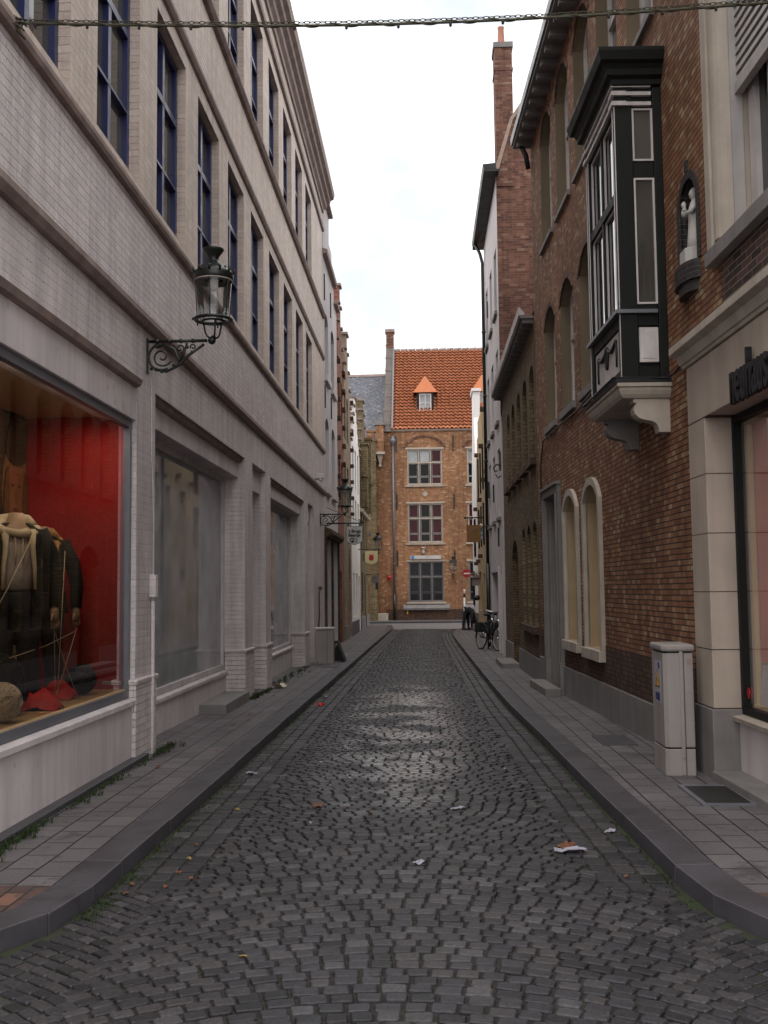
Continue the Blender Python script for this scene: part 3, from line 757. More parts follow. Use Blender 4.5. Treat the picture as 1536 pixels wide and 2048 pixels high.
def mannequin(x, y, label, jacket, top, collar, skinm, fz=.76, h=1.0, lean=0):
    t = thing('mannequin', (x, y, fz), label, 'mannequin', 'shop window mannequins')
    Z = lambda q: fz + q * h
    b = MB()   # one continuous body: legs joined to the hips, torso and neck
    b.loft([(x, y, Z(.80), .13, .17), (x, y, Z(.92), .125, .17), (x, y, Z(1.05), .10, .135), (x, y, Z(1.25), .12, .17), (x, y, Z(1.38), .10, .19), (x, y, Z(1.45), .06, .08), (x, y, Z(1.52), .05, .055)])
    for s in (-1, 1): b.tube([(x, y + s * .09, Z(.85)), (x + .01, y + s * .1, Z(.45)), (x, y + s * .12, Z(.05))], [.095, .065, .045], 12)
    body = b.build('body', skinm, t)
    b = MB(); b.loft([(x, y, Z(.72), .15, .185), (x, y, Z(.86), .14, .18), (x, y, Z(.97), .125, .16)])
    for s in (-1, 1): b.tube([(x, y + s * .09, Z(.82)), (x + .012, y + s * .1, Z(.44)), (x + .01, y + s * .125, Z(.07))], [.115, .085, .075], 12)
    b.build('trousers', 'trouser', t)
    b = MB(); b.loft([(x, y, Z(.90), .135, .175), (x, y, Z(1.04), .122, .15), (x, y, Z(1.24), .135, .18), (x, y, Z(1.38), .11, .18)]); b.build('jersey', top, t)
    b = MB()  # open jacket: two fronts and a back
    for k in range(7):
        pass
    n = 20; rings = [(.74, .185, .235), (.95, .165, .205), (1.12, .16, .195), (1.28, .165, .215), (1.39, .12, .205), (1.44, .075, .10)]
    vs = []; fs = []
    for (q, a, c) in rings:
        for j in range(n + 1):
            an = math.radians(38 + 284 * j / n) + .02 * math.sin(9 * q + j * 1.3); vs.append((x + a * math.cos(an), y + c * math.sin(an), Z(q)))
    for i in range(len(rings) - 1):
        for j in range(n): a_ = i * (n + 1) + j; fs.append((a_, a_ + 1, a_ + n + 2, a_ + n + 1))
    b.faces(vs, fs, 0, True)
    for s in (-1, 1):
        b.tube([(x, y + s * .17, Z(1.38)), (x + .01, y + s * .27, Z(1.18)), (x + .05, y + s * .30, Z(.98)), (x + .10, y + s * .28, Z(.78))], [.075, .068, .058, .05], 12)
    jk = b.build('jacket', jacket, t); sd = jk.modifiers.new('thick', 'SOLIDIFY'); sd.thickness = .02
    b = MB(); b.tube([(x + .02 + .125 * math.cos(k / 16 * math.pi * 2), y + .15 * math.sin(k / 16 * math.pi * 2), Z(1.40) + .05 * math.cos(k / 16 * math.pi * 2 + 2.8) + .012 * math.sin(k * 2.1)) for k in range(16)], [.030 + .010 * math.sin(k * 1.9) for k in range(16)], 8, closed=True)
    b.tube([(x - .03, y - .14, Z(1.43)), (x - .10, y - .11, Z(1.47)), (x - .13, y, Z(1.48)), (x - .10, y + .11, Z(1.47)), (x - .03, y + .14, Z(1.43))], [.03, .045, .055, .045, .03], 8)
    for s in (-1, 1): b.tube([(x + .11, y + s * .10, Z(1.38)), (x + .155, y + s * .10, Z(1.25)), (x + .16, y + s * .115, Z(1.08)), (x + .165, y + s * .12, Z(.92))], [.035, .022, .018, .014], 6)
    for s in (-1, 1): b.tube([(x + .13, y + s * .03, Z(1.36)), (x + .155, y + s * .025, Z(1.2)), (x + .15, y + s * .03, Z(1.14))], .007, 5)
    b.build('hood', collar, t)
    for s in (-1, 1):
        hb = MB(); px, py_, pz = x + .105, y + s * .28, Z(.76)
        hb.tube([(px, py_, pz + .03), (px + .01, py_, pz - .03), (px + .02, py_, pz - .09)], [.028, .034, .03], 10)
        for k, (dy, ln) in enumerate(((-.024, .065), (-.008, .078), (.009, .074), (.024, .058))):
            hb.tube([(px + .02, py_ + dy, pz - .08), (px + .028, py_ + dy * 1.1, pz - .08 - ln * .55), (px + .02, py_ + dy * 1.1, pz - .08 - ln)], [.0095, .0085, .006], 6)
        hb.tube([(px + .035, py_ - s * .02, pz - .03), (px + .06, py_ - s * .035, pz - .07), (px + .058, py_ - s * .035, pz - .10)], [.011, .010, .007], 6)
        hb.build('hand', skinm, t)
        fb = MB(); fb.loft([(x + .05, y + s * .125, Z(.0) + .002, .13, .048), (x + .05, y + s * .125, Z(.03), .125, .047), (x + .02, y + s * .125, Z(.09), .07, .05), (x + .005, y + s * .125, Z(.16), .06, .055)]); fb.build('boot', 'rubber', t)
    bl = MB(); bl.tube([(x + .128 * math.cos(k / 20 * 2 * math.pi), y + .165 * math.sin(k / 20 * 2 * math.pi), Z(.915)) for k in range(20)], .016, 6, closed=True); bl.build('belt', 'black', t)
    t.rotation_euler.z = math.radians(-58)
    return t
mannequin(-3.20, 7.92, 'mannequin in black jacket over a pale jersey with cream hood', 'black_cloth', 'topcloth', 'cream_cloth', 'skin')
mannequin(-3.36, 8.88, 'mannequin in black quilted jacket with brown fleece hood against the red backdrop', 'black_cloth', 'black_cloth', 'fur', 'skin', h=.97)
def woolball(c, r, m, label):
    b = MB(); b.ball(c, r * .97, 20)
    for k in range(26):
        ax = Vector((R(-1, 1), R(-1, 1), R(-1, 1))).normalized(); u = ax.orthogonal().normalized(); v_ = ax.cross(u); o_ = R(-.35, .35) * r; rr = math.sqrt(r * r - o_ * o_)
        b.tube([Vector(c) + ax * o_ + (u * math.cos(q * math.pi / 10) + v_ * math.sin(q * math.pi / 10)) * rr for q in range(20)], .006, 5, closed=True)
    return tag(b.build('wool_ball', m), label, 'ball of wool', 'balls of wool in the shop window')
woolball((-3.02, 8.95, .895), .132, 'black_cloth', 'small black ball of wool at the foot of the red backdrop')
woolball((-3.16, 7.45, .99), .23, 'black_cloth', 'large black ball of wool between the two pale ones')
woolball((-3.42, 8.0, 1.03), .27, 'cream_cloth', 'big beige ball of wool behind the large black ball')
woolball((-2.93, 7.05, .90), .135, 'cream_cloth', 'small cream ball of wool in front of the large black ball')
for k, (x, y, lab) in enumerate(((-3.1, 8.62, 'crumpled bright red cloth beside the small black wool ball'), (-2.95, 7.85, 'folded bright red cloth beside the large black wool ball'))):
    b = MB(); n = 9; vs = [(x + .15 * (i / n - .5) * 2 + R(-.02, .02), y + .13 * (j / n - .5) * 2 + R(-.02, .02), .765 + max(0, .16 - .13 * ((i / n - .5) ** 2 + (j / n - .5) ** 2) * 4) * R(.7, 1.1)) for j in range(n + 1) for i in range(n + 1)]
    b.faces(vs, [(j * (n + 1) + i, j * (n + 1) + i + 1, (j + 1) * (n + 1) + i + 1, (j + 1) * (n + 1) + i) for j in range(n) for i in range(n)], 0, True)
    tag(b.build('red_cloth', 'redcloth'), lab, 'cloth')
for a, b_ in (((-2.87, 8.12, 1.30), (-2.93, 8.75, .74)), ((-2.87, 8.12, 1.30), (-3.0, 8.45, .72)), ((-3.33, 7.80, 1.32), (-2.95, 8.3, .74)), ((-3.01, 9.05, 1.28), (-3.02, 8.5, .74)), ((-3.01, 9.05, 1.26), (-3.0, 7.5, 1.12)), ((-3.0, 7.95, 2.0), (-3.2, 7.5, 1.3)), ((-3.05, 8.85, 1.95), (-2.95, 8.35, .75))):
    b = MB(); A, B = Vector(a) + Vector((-.045, -.12, .06)), Vector(b_) + Vector((-.03, -.08, .06)); b.tube([A, (A + B) / 2 - Vector((0, 0, .02)), B], .0035, 5)
    tag(b.build('wool_strand', 'cream_cloth'), 'thin pale wool strand stretched between the mannequins and the display floor', 'strand', 'wool strands in the shop window')

# ---------------------------------------------------------------- lanterns
def spiral(cx, cz, r0, r1, t0, t1, n=26):
    return [(cx + (r0 + (r1 - r0) * i / n) * math.cos(t0 + (t1 - t0) * i / n), 0, cz + (r0 + (r1 - r0) * i / n) * math.sin(t0 + (t1 - t0) * i / n)) for i in range(n + 1)]
def make_lantern(loc, label):
    """wall lantern on a scrolled bracket; the wall is at x = 0, the arm runs along +x"""
    t = thing('wall_lantern', (0, 0, 0), label, 'lantern', 'cast iron wall lanterns')
    b = MB(); b.box(0, .02, -.022, .022, -.32, .03)
    b.tube([(0, 0, 0), (.60, 0, 0)], .016, 8)
    for x in (.1, .22, .34, .46): b.ball((x, 0, .0), .024, 8)
    b.tube(spiral(.15, -.155, .13, .13, 1.7, 5.2, 20), .012, 6)
    b.tube(spiral(.15, -.155, .10, .018, 5.9, -2.5, 34), .010, 6)
    b.tube([(.08, 0, -.28), (.2, 0, -.30), (.30, 0, -.25), (.42, 0, -.14), (.57, 0, -.035)], .014, 6)
    b.tube([(.10, 0, -.06), (.18, 0, -.035), (.27, 0, -.08), (.31, 0, -.17), (.33, 0, -.22)], .013, 6)
    b.tube(spiral(.33, -.075, .045, .012, -1.2, 5.6, 22), .009, 6)
    b.tube([(.33, 0, -.20), (.37, 0, -.12), (.40, 0, -.02)], .012, 6)
    b.tube(spiral(.46, -.06, .03, .01, 3.6, -3.0, 18), .008, 6)
    for (x, z) in ((.05, -.27), (.15, -.30), (.33, -.23), (.45, -.115), (.1, -.05), (.27, -.24), (.4, -.06)): b.ball((x, 0, z), .019, 8)
    b.build('bracket', 'iron', t)
    C = (.66, 0, 0)
    b = MB(); b.ball((.645, 0, 0), .04, 12); b.lathe(C, [(.0, .05), (.022, .045), (.03, .02), (.02, -.01)], 12)
    for k in range(3):
        q = k * 2 * math.pi / 3 + .9; c, s = math.cos(q), math.sin(q)
        b.tube([(.66 + .02 * c, .02 * s, .02), (.66 + .065 * c, .065 * s, .045), (.66 + .082 * c, .082 * s, .08), (.66 + .105 * c, .105 * s, .19)], .0095, 6)
    b.build('cradle', 'iron', t)
    b = MB(); b.lathe(C, [(.155, .195), (.19, .195), (.195, .205), (.19, .218), (.155, .222), (.15, .205), (.155, .195)], 28)
    b.lathe(C, [(.10, .18), (.118, .18), (.118, .196), (.10, .196), (.10, .18)], 24)
    for k in range(6):
        q = k * math.pi / 3 + .52; c, s = math.cos(q), math.sin(q)
        b.tube([(.66 + .19 * c, .19 * s, .205), (.66 + .212 * c, .212 * s, .20), (.66 + .208 * c, .208 * s, .178)], .008, 5)
        b.tube([(.66 + .166 * c, .166 * s, .218), (.66 + .186 * c, .186 * s, .60)], .0045, 5)
    b.build('lower_ring', 'iron', t)
    MB().lathe(C, [(.150, .222), (.178, .585)], 32).build('glass_shade', 'lampglass', t)
    b = MB(); b.lathe(C, [(.178, .585), (.19, .585), (.19, .597), (.178, .6)], 32); b.build('white_rim', 'lightstone', t)
    b = MB(); b.lathe(C, [(.10, .60), (.188, .597), (.197, .61), (.195, .665), (.182, .685), (.165, .70), (.12, .745), (.075, .77), (.06, .785), (.05, .80), (.047, .815), (.06, .845), (.09, .885), (.105, .905), (.103, .918), (.08, .922), (.0, .922)], 32)
    for k in range(12):
        q = k * math.pi / 6; c, s = math.cos(q), math.sin(q)
        b.tube([(.66 + .192 * c, .192 * s, .66), (.66 + .21 * c, .21 * s, .69), (.66 + .203 * c, .203 * s, .715)], [.011, .013, .004], 5)
        b.ball((.66 + .15 * c, .15 * s, .715), .013, 6)
    b.build('cap', 'iron', t)
    b = MB(); b.lathe(C, [(.0, .50), (.03, .50), (.05, .53), (.05, .60)], 18); b.build('lamp_unit', 'signwhite', t)
    t.location = loc
    return t
lan = make_lantern((-2.7, 9.85, 4.11), 'large black wall lantern with clear glass on a scrolled bracket on the white pier')
for (loc, rz, lab, sc) in (((-2.7, 26.6, 3.62), 0, 'black wall lantern at the far end of the white building above the shield sign', 1.0), ((-2.68, 45.0, 3.22), 0, 'distant black wall lantern above the yellow shield sign', 1.0), ((1.56, 56.0, 2.45), -math.pi / 2, 'small black lantern on the orange brick facade at the street end', 1.0)):
    c = copy_tree(lan); c.location = loc; c.rotation_euler.z = rz; c.scale = (sc,) * 3; c['label'] = lab

# ---------------------------------------------------------------- cable across the street
t = thing('light_cable', (-2.7, 6.4, 5.41), 'slack chain and cable slung across the street overhead', 'cable')
def cat(s): return Vector((-2.72 + 5.2 * s, 6.4 + .08 * math.sin(3 * s), 5.405 - .04 * math.sin(math.pi * s) - .015 * s))
b = MB(); b.tube([cat(k / 60) for k in range(61)], .009, 8); b.tube([cat(k / 300) + Vector((0, .011 * math.cos(k * .42), .011 * math.sin(k * .42))) for k in range(301)], .0045, 5); b.build('cable', 'cable', t)
b = MB(); nl = 150
for k in range(nl):
    p, q = cat(k / nl), cat((k + 1.25) / nl); d_ = (q - p).normalized(); up_ = Vector((0, 0, 1)); si = d_.cross(up_).normalized()
    w1 = (up_ if k % 2 else si) * .0085; c_ = (p + q) / 2 + Vector((0, 0, .021)); hl = (q - p).length / 2
    b.tube([c_ + d_ * hl * math.cos(a * math.pi / 5) + w1 * math.sin(a * math.pi / 5) for a in range(10)], .0028, 4, closed=True)
b.build('chain', 'cable', t)
for k in range(15):
    p = cat((k + .6) / 15.2); b = MB(); b.lathe(tuple(p + Vector((0, 0, -.03))), [(.0, 0), (.008, .002), (.01, .012), (.008, .03)], 8); b.build('lamp_socket', 'rubber', t)
b = MB()
for k in range(14): b.tube([cat(0) + Vector((.0, 0, 0)), cat(0) + Vector((R(.02, .1), R(-.05, .05), R(-.05, .05))), cat(0) + Vector((R(.02, .14), R(-.1, .1), R(-.09, .06)))], .006, 5)
b.build('knot', 'cable', t)
# ---------------------------------------------------------------- right: brick house with bay window and shop
RW = Wall((2.69, 0, 0), (-.036, 1, 0), (-1, -.036, 0))
rh = thing('brick_house', (2.4, 12, 0), 'tall red brick house with black bay window and stone shopfront', 'house')
US = [(9.85 + 1.54 * k, 10.92 + 1.54 * k) for k in range(-3, 5)]
LS = [(12.93, 13.98), (14.46, 15.51), (16.0, 17.05)]
holes = [H(4.9, 8.52, .02, 3.05, .4), H(8.66, 9.15, 4.44, 5.22, .24, .24, 1), H(15.98, 17.22, -.1, 3.12, .35, 0, 2), H(12.95, 13.9, .86, 2.98, .30, .2, 3), H(14.49, 15.45, .88, 2.98, .30, .2, 3), H(5.4, 7.99, 4.40, 6.9, .3)]
holes += [H(a, b, 7.36, 9.46, .22, .30, 4) for a, b in US] + [H(a, b, 4.30, 6.2, .22, .27, 4) for a, b in LS]
mb = MB(); wall(mb, RW, [(4.5, -.5, 18.2, 9.75)], holes, .35)
mb.build('facade_wall', ['red_brick', 'niche_brick', 'greystone', 'ochre', 'olive'], rh)
mb = MB(); mb.hexa([RW.P(4.5, -.5, -9), RW.P(18.2, -.5, -9), RW.P(18.2, -.5, -1.2), RW.P(4.5, -.5, -1.2), RW.P(4.5, 9.7, -9), RW.P(18.2, 9.7, -9), RW.P(18.2, 9.7, -1.2), RW.P(4.5, 9.7, -1.2)])
mb.wbox(RW, 4.51, 4.8, -.5, 9.7, -1.19, -.36); mb.wbox(RW, 17.9, 18.19, -.5, 9.7, -1.19, -.36); mb.wbox(RW, 8.95, 12.5, -.5, 9.69, -1.18, -.42); mb.wbox(RW, 4.8, 8.9, 3.2, 4.2, -1.18, -.42)
mb.build('rear_block', 'old_brick', rh)
mb = MB(); P = RW.P
mb.faces([P(4.4, 9.86, .30), P(18.35, 9.86, .30), P(18.35, 14.5, -4.5), P(4.4, 14.5, -4.5), P(18.35, 9.86, -9), P(4.4, 9.86, -9)], [(0, 1, 2, 3), (3, 2, 4, 5), (1, 4, 2), (0, 3, 5)])
mb.build('roof', 'slate', rh)
mb = MB(); mb.wbox(RW, 4.3, 18.38, 9.69, 9.74, -.05, .30)
for k in range(34): mb.wbox(RW, 4.5 + k * .41, 4.6 + k * .41, 9.60, 9.688, .0, .26)
mb.build('soffit', 'greystone', rh)
mb = MB(); mb.profile(RW, 4.3, 18.38, [(.22, 9.745), (.33, 9.745), (.34, 9.86), (.325, 9.86), (.31, 9.76), (.22, 9.76)]); mb.build('gutter', 'zinc', rh)
mb = MB(); mb.tube([P(18.1, 9.7, .22), P(18.1, 9.45, .1), P(18.1, 9.2, .06)], .045, 8); mb.build('gutter_elbow', 'black', rh)
for a, b in US:
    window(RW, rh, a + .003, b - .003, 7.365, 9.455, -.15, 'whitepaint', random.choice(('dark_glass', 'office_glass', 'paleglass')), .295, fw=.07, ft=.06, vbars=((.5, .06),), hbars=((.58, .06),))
    mb = MB(); mb.profile(RW, a - .05, b + .05, [(-.1, 7.27), (.05, 7.27), (.05, 7.345), (-.1, 7.362)]); mb.build('window_sill', 'greystone', rh, .006)
for a, b in LS:
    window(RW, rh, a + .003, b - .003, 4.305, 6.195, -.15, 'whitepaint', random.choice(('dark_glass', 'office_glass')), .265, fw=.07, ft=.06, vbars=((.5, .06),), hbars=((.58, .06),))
    mb = MB(); mb.profile(RW, a - .05, b + .05, [(-.1, 4.18), (.05, 4.18), (.05, 4.285), (-.1, 4.302)]); mb.build('window_sill', 'greystone', rh, .006)
def arch_band(a0, a1, zs, rise, w, d0, d1, m, nm, z0=None, par=None, W=RW):
    b = MB(); i = arch(a0, a1, zs, rise, 12); o = arch(a0 - w, a1 + w, zs, rise + w, 12)
    for k in range(12): b.prism([W.P(*o[k], d1), W.P(*o[k + 1], d1), W.P(*i[k + 1], d1), W.P(*i[k], d1)], -W.n * (d1 - d0))
    if z0 is not None:
        b.wbox(W, a0 - w, a0, z0, zs, d0, d1); b.wbox(W, a1, a1 + w, z0, zs, d0, d1)
    return b.build(nm, m, par or rh)
for a, b in LS + US[2:]:
    z = 6.2 - .27 if (a, b) in LS else 9.46 - .30
    arch_band(a, b, z, .27 if (a, b) in LS else .30, .11, -.02, .012, 'old_brick', 'arch_band')
# ground floor blind windows and door
for a, b, z in ((12.95, 13.9, .86), (14.49, 15.45, .88)):
    arch_band(a, b, 2.78, .2, .10, -.02, .05, 'lightstone', 'stone_surround', z)
    mb = MB(); mb.wbox(RW, a - .10, b + .10, z - .14, z - .003, -.31, .09); mb.build('window_sill', 'lightstone', rh, .006)
    mb = MB(); mb.poly([P(a, z, -.28), P(b, z, -.28)] + [P(*q, -.28) for q in reversed(arch(a, b, 2.78, .2, 12))]); mb.build('blind_panel', 'grey_white', rh)
mb = MB(); mb.wbox(RW, 15.84, 15.98, .50, 3.12, -.02, .06); mb.wbox(RW, 17.22, 17.38, .50, 3.12, -.02, .06); mb.wbox(RW, 15.84, 17.38, 3.122, 3.24, -.02, .065); mb.wbox(RW, 15.82, 17.4, 3.242, 3.29, -.02, .10)
mb.wbox(RW, 15.90, 15.98, .503, 3.118, .06, .085); mb.wbox(RW, 17.22, 17.30, .503, 3.118, .06, .085)
mb.wbox(RW, 15.82, 15.99, -.2, .497, -.02, .075); mb.wbox(RW, 17.21, 17.40, -.2, .497, -.02, .075)
mb.build('door_surround', 'greystone', rh, .006)
door(RW, rh, 15.99, 17.21, .12, 3.1, -.26, 'greystone')
tag(MB().wbox(RW, 15.75, 17.45, -.2, .125, .08, .32).build('stone_step', 'greystone', None, .01), 'grey doorstep below the stone framed door of the brick house', 'step')
mb = MB(); mb.wbox(RW, 8.98, 15.8, -.3, .46, -.02, .03); mb.wbox(RW, 17.42, 18.19, -.3, .46, -.02, .03); mb.build('plinth', 'greystone', rh, .005)
mb = MB()
for a0, a1 in ((8.98, 12.84), (14.02, 14.37), (15.57, 15.8), (17.42, 18.19)): mb.wbox(RW, a0, a1, .463, .93, -.02, .006)
mb.wbox(RW, 12.84, 14.02, .463, .712, -.02, .006); mb.wbox(RW, 14.37, 15.57, .463, .73, -.02, .006)
build_each(mb, 'sooty_base', 'plinth_brick', rh)
# shopfront
mb = MB(); mb.wbox(RW, 8.5, 8.95, .66, 3.04, -.40, .055); mb.wbox(RW, 4.6, 8.95, 3.043, 3.54, -.32, .055)
st_ = mb.build('shopfront_stone', 'stone', rh, .006)
mb = MB()
for z in (1.13, 1.60, 2.08, 2.57): mb.wbox(RW, 8.497, 8.953, z, z + .006, -.3, .0565)
mb.wbox(RW, 8.4, 8.953, 3.036, 3.042, -.3, .0565); mb.wbox(RW, 8.497, 8.953, .655, .66, -.3, .06); build_each(mb, 'stone_joint', 'plinth_brick', rh)
mb = MB(); mb.wbox(RW, 8.48, 8.97, -.2, .654, -.38, .075); mb.build('pilaster_base', 'greystone', rh, .008)
mb = MB(); mb.profile(RW, 4.6, 9.0, [(-.02, 3.545), (.075, 3.545), (.085, 3.57), (.10, 3.575), (.13, 3.64), (.19, 3.665), (.19, 3.73), (-.02, 3.75)]); mb.build('shop_cornice', 'lightstone', rh, .004)
mb = MB(); mb.wbox(RW, 4.9, 8.476, -.2, .56, -.40, -.14); mb.build('stall_riser', 'render', rh)
mb = MB(); mb.profile(RW, 4.9, 8.476, [(-.4, .562), (-.09, .562), (-.08, .60), (-.22, .62), (-.4, .62)]); mb.build('window_ledge', 'lightstone', rh)
mb = MB(); mb.wbox(RW, 4.6, 8.47, -.1, .17, -.14, .10); mb.build('base_kerb', 'greystone', rh, .01)
o = window(RW, rh, 4.95, 8.49, .62, 3.035, -.165, 'blackwood', 'clear_low', fw=.055, ft=.06, name='shop_window')
mb = MB(); mb.wbox(RW, 8.40, 8.43, .70, 2.96, -.30, -.26); mb.build('reflection_strip', 'wood', rh)  # wood-coloured strip standing in for the stone reveal's reflection in the glass
mb = MB(); mb.wbox(RW, 4.95, 8.39, 1.04, 2.96, -.32, -.305); mb.build('red_blind', 'red_drape', rh)
mb = MB(); mb.wbox(RW, 4.95, 8.48, .55, .70, -1.17, -.24); mb.wbox(RW, 8.49, 8.6, .55, 3.1, -1.17, -.41); mb.wbox(RW, 4.95, 8.48, .7, 3.1, -1.17, -1.13); mb.build('display_floor', 'wood', rh)
mb = MB(); mb.wbox(RW, 4.95, 8.48, 2.965, 3.035, -1.12, -.24); mb.build('display_ceiling', 'warm_ceiling', rh)
tag(MB().hexa([P(8.36, .705, -.30), P(8.20, .705, -.30), P(8.20, .705, -.27), P(8.36, .705, -.27), P(8.30, 1.02, -.29), P(8.14, 1.02, -.29), P(8.14, 1.02, -.28), P(8.30, 1.02, -.28)]).build('display_card', 'paper'), 'white card leaning inside the stone framed red window', 'card')
b = MB(); b.tube([P(8.40 + .022 * math.cos(k * math.pi / 10), .79 + .04 * math.sin(k * math.pi / 10), -.196) for k in range(20)], .004, 6, closed=True)
b.tube([P(8.415, .765, -.196), P(8.385, .815, -.196)], .003, 6); tag(b.build('round_sticker', 'signred'), 'small round red sticker at the corner of the shop glass', 'sticker')
# raised letters
mt = face_mtx(P(7.66, 2.995, .105), -RW.u)
tx = text_mesh('shop_letters', 'neuhaus', .50, mt, 'black', None, .022, .47, .005, 'LEFT')
tag(tx, 'raised black shop lettering on the stone fascia above the red window', 'lettering')
b = MB()
for k in range(12): b.tube([P(7.6 - k * .07, 3.1, .05), P(7.6 - k * .07, 3.1, .10)], .006, 5)
b.build('letter_pin', 'black', rh)
# stone window above the shop
mb = MB(); mb.wbox(RW, 8.12, 8.24, 4.33, 7.0, -.02, .065)
q_ = [(8.118, .045), (8.06, .045), (8.02, .035), (7.98, .01), (7.95, -.03), (7.935, -.08), (7.93, -.12), (7.93, -.29), (8.118, -.29)]
mb.build('stone_band', 'lightstone', rh, .004); mb = MB(); mb.prism([P(a, 4.393, d) for a, d in q_], (0, 0, 2.6)); mb.build('stone_jamb', 'lightstone', rh, .004); mb = MB(); mb.wbox(RW, 5.05, 5.39, 4.38, 7.0, -.3, .04); mb.build('stone_jamb', 'lightstone', rh, .004)
mb = MB(); mb.profile(RW, 5.0, 8.24, [(-.3, 4.21), (.09, 4.21), (.09, 4.33), (.0, 4.375), (-.3, 4.392)]); mb.build('window_sill', 'greystone', rh, .005)
mb = MB(); mb.wbox(RW, 4.6, 8.06, 3.752, 4.207, -.02, .012); mb.build('brick_apron', 'dark_brick', rh)
window(RW, rh, 5.42, 7.90, 4.40, 6.9, -.19, 'whitepaint', 'dark_glass', fw=.13, ft=.06, vbars=((.80, .16), (.45, .2), (.2, .1)), name='window')
b = MB(); 
for k in range(18):
    z = 5.60 + k * .078
    b.profile(RW, 5.44, 7.915, [(-.14, z), (-.105, z), (-.115, z + .054), (-.145, z + .054)])
b.wbox(RW, 5.44, 7.915, 5.51, 5.595, -.15, -.09); b.wbox(RW, 7.915, 7.94, 4.45, 7.0, -.15, -.06); b.build('slatted_shutter', 'shutter', rh)
t = thing('potted_plant', (2.5, 7.0, 4.4), 'small green plant behind the window above the shop', 'plant')
b = MB(); b.lathe(tuple(P(6.95, 4.42, -.165)), [(.0, 0), (.04, 0), (.055, .09), (.05, .09)], 12); b.build('pot', 'bright_white', t)
b = MB()
for k in range(70):
    c = P(6.95 + R(-.16, .16), 4.55 + R(0, .33), -.155 + R(-.03, .03)); u_ = Vector((R(-1, 1), R(-1, 1), R(-1, 1))).normalized() * .03; v_ = Vector((R(-1, 1), R(-1, 1), R(-1, 1))).normalized() * .015
    b.poly([c - u_, c + v_, c + u_, c - v_])
b.build('leaves', 'greenplant', t)
# niche
arch_band(8.66, 9.15, 4.98, .24, .075, -.02, .015, 'niche_brick', 'niche_surround', 4.44)
b = MB(); b.prism([P(8.87, 5.29, .018), P(8.94, 5.29, .018), P(8.94, 5.39, .018), P(8.87, 5.39, .018)], -RW.n * .03)
n = 14; pr = [P(8.905 + .29 * math.cos(math.pi * k / n), 0, .12 * math.sin(math.pi * k / n)) for k in range(n + 1)]
b.prism([Vector((p.x, p.y, 4.27)) for p in pr], (0, 0, .16)); b.prism([Vector((p.x, p.y, 4.18)) + (P(8.905, 0, 0) - Vector((p.x, p.y, 0))) * .25 for p in pr], (0, 0, .09))
b.poly([P(8.66, 4.44, -.235), P(9.15, 4.44, -.235)] + [P(*q, -.235) for q in reversed(arch(8.66, 9.15, 4.98, .24, 12))]); b.build('niche_shelf', 'niche_brick', rh)
sp = P(8.90, 4.432, -.03)
t = thing('saint_statue', tuple(sp), 'white statue of a robed figure holding a child in the brick niche', 'statue')
b = MB(); b.prism([sp + RW.u * a + RW.n * c for a, c in ((-.13, -.13), (.13, -.13), (.13, .05), (.08, .10), (-.08, .10), (-.13, .05))], (0, 0, .15)); b.build('pedestal', 'signwhite', t, .006)
b = MB(); x, y, z = sp.x + .02, sp.y, sp.z + .15
b.loft([(x, y, z, .075, .085), (x, y, z + .10, .068, .078), (x, y, z + .24, .055, .066), (x - .005, y, z + .33, .05, .068), (x, y, z + .40, .045, .078), (x, y, z + .445, .028, .045), (x, y, z + .46, .02, .022), (x - .005, y, z + .475, .03, .028), (x - .008, y, z + .51, .038, .034), (x, y, z + .545, .034, .032), (x, y, z + .57, .012, .012)], 14)
b.tube([(x, y - .07, z + .40), (x - .05, y - .085, z + .33), (x - .085, y - .03, z + .32)], [.026, .023, .015], 8); b.tube([(x, y + .07, z + .40), (x - .04, y + .09, z + .33), (x - .085, y + .05, z + .34)], [.026, .023, .015], 8)
for k in range(9):
    q = math.pi * (.6 + .8 * k / 8); b.tube([(x + .062 * math.cos(q) - .0, y + .07 * math.sin(q), z + .02), (x + .05 * math.cos(q), y + .06 * math.sin(q), z + .2), (x + .045 * math.cos(q), y + .06 * math.sin(q), z + .36)], [.010, .008, .004], 5)
b.build('robed_figure', 'signwhite', t)
b = MB(); b.loft([(x - .075, y + .03, z + .315, .03, .032), (x - .08, y + .03, z + .36, .028, .036), (x - .08, y + .03, z + .395, .014, .016), (x - .085, y + .03, z + .405, .02, .02), (x - .085, y + .03, z + .43, .022, .021), (x - .083, y + .03, z + .452, .008, .008)], 12)
b.tube([(x - .08, y + .0, z + .375), (x - .11, y - .02, z + .36)], [.012, .008], 6); b.build('child_figure', 'signwhite', t)
# bay window
BD = .45; B0, B1 = 9.66, 11.06
bay = MB(); bay.wbox(RW, B0 + .1, B1 - .1, 3.56, 6.46, -.05, .03)
def post(a0, a1, d0, d1, z0=3.56, z1=6.46): bay.wbox(RW, a0, a1, z0, z1, d0, d1)
post(B0, B0 + .10, BD - .165, BD); post(B1 - .10, B1, BD - .165, BD); post(B0, B0 + .09, .0, .085); post(B1 - .09, B1, .0, .085)
bay.wbox(RW, B0 + .10, B1 - .10, 3.56, 3.70, BD - .09, BD - .01); bay.wbox(RW, B0 + .10, B1 - .10, 4.12, 4.24, BD - .09, BD - .01); bay.wbox(RW, B0 + .1, B1 - .1, 6.24, 6.46, BD - .09, BD - .01); bay.wbox(RW, B0 + .10, B1 - .10, 3.70, 4.12, BD - .09, BD - .04)
bay.wbox(RW, B0 + .10, B1 - .10, 5.36, 5.46, BD - .09, BD - .005)
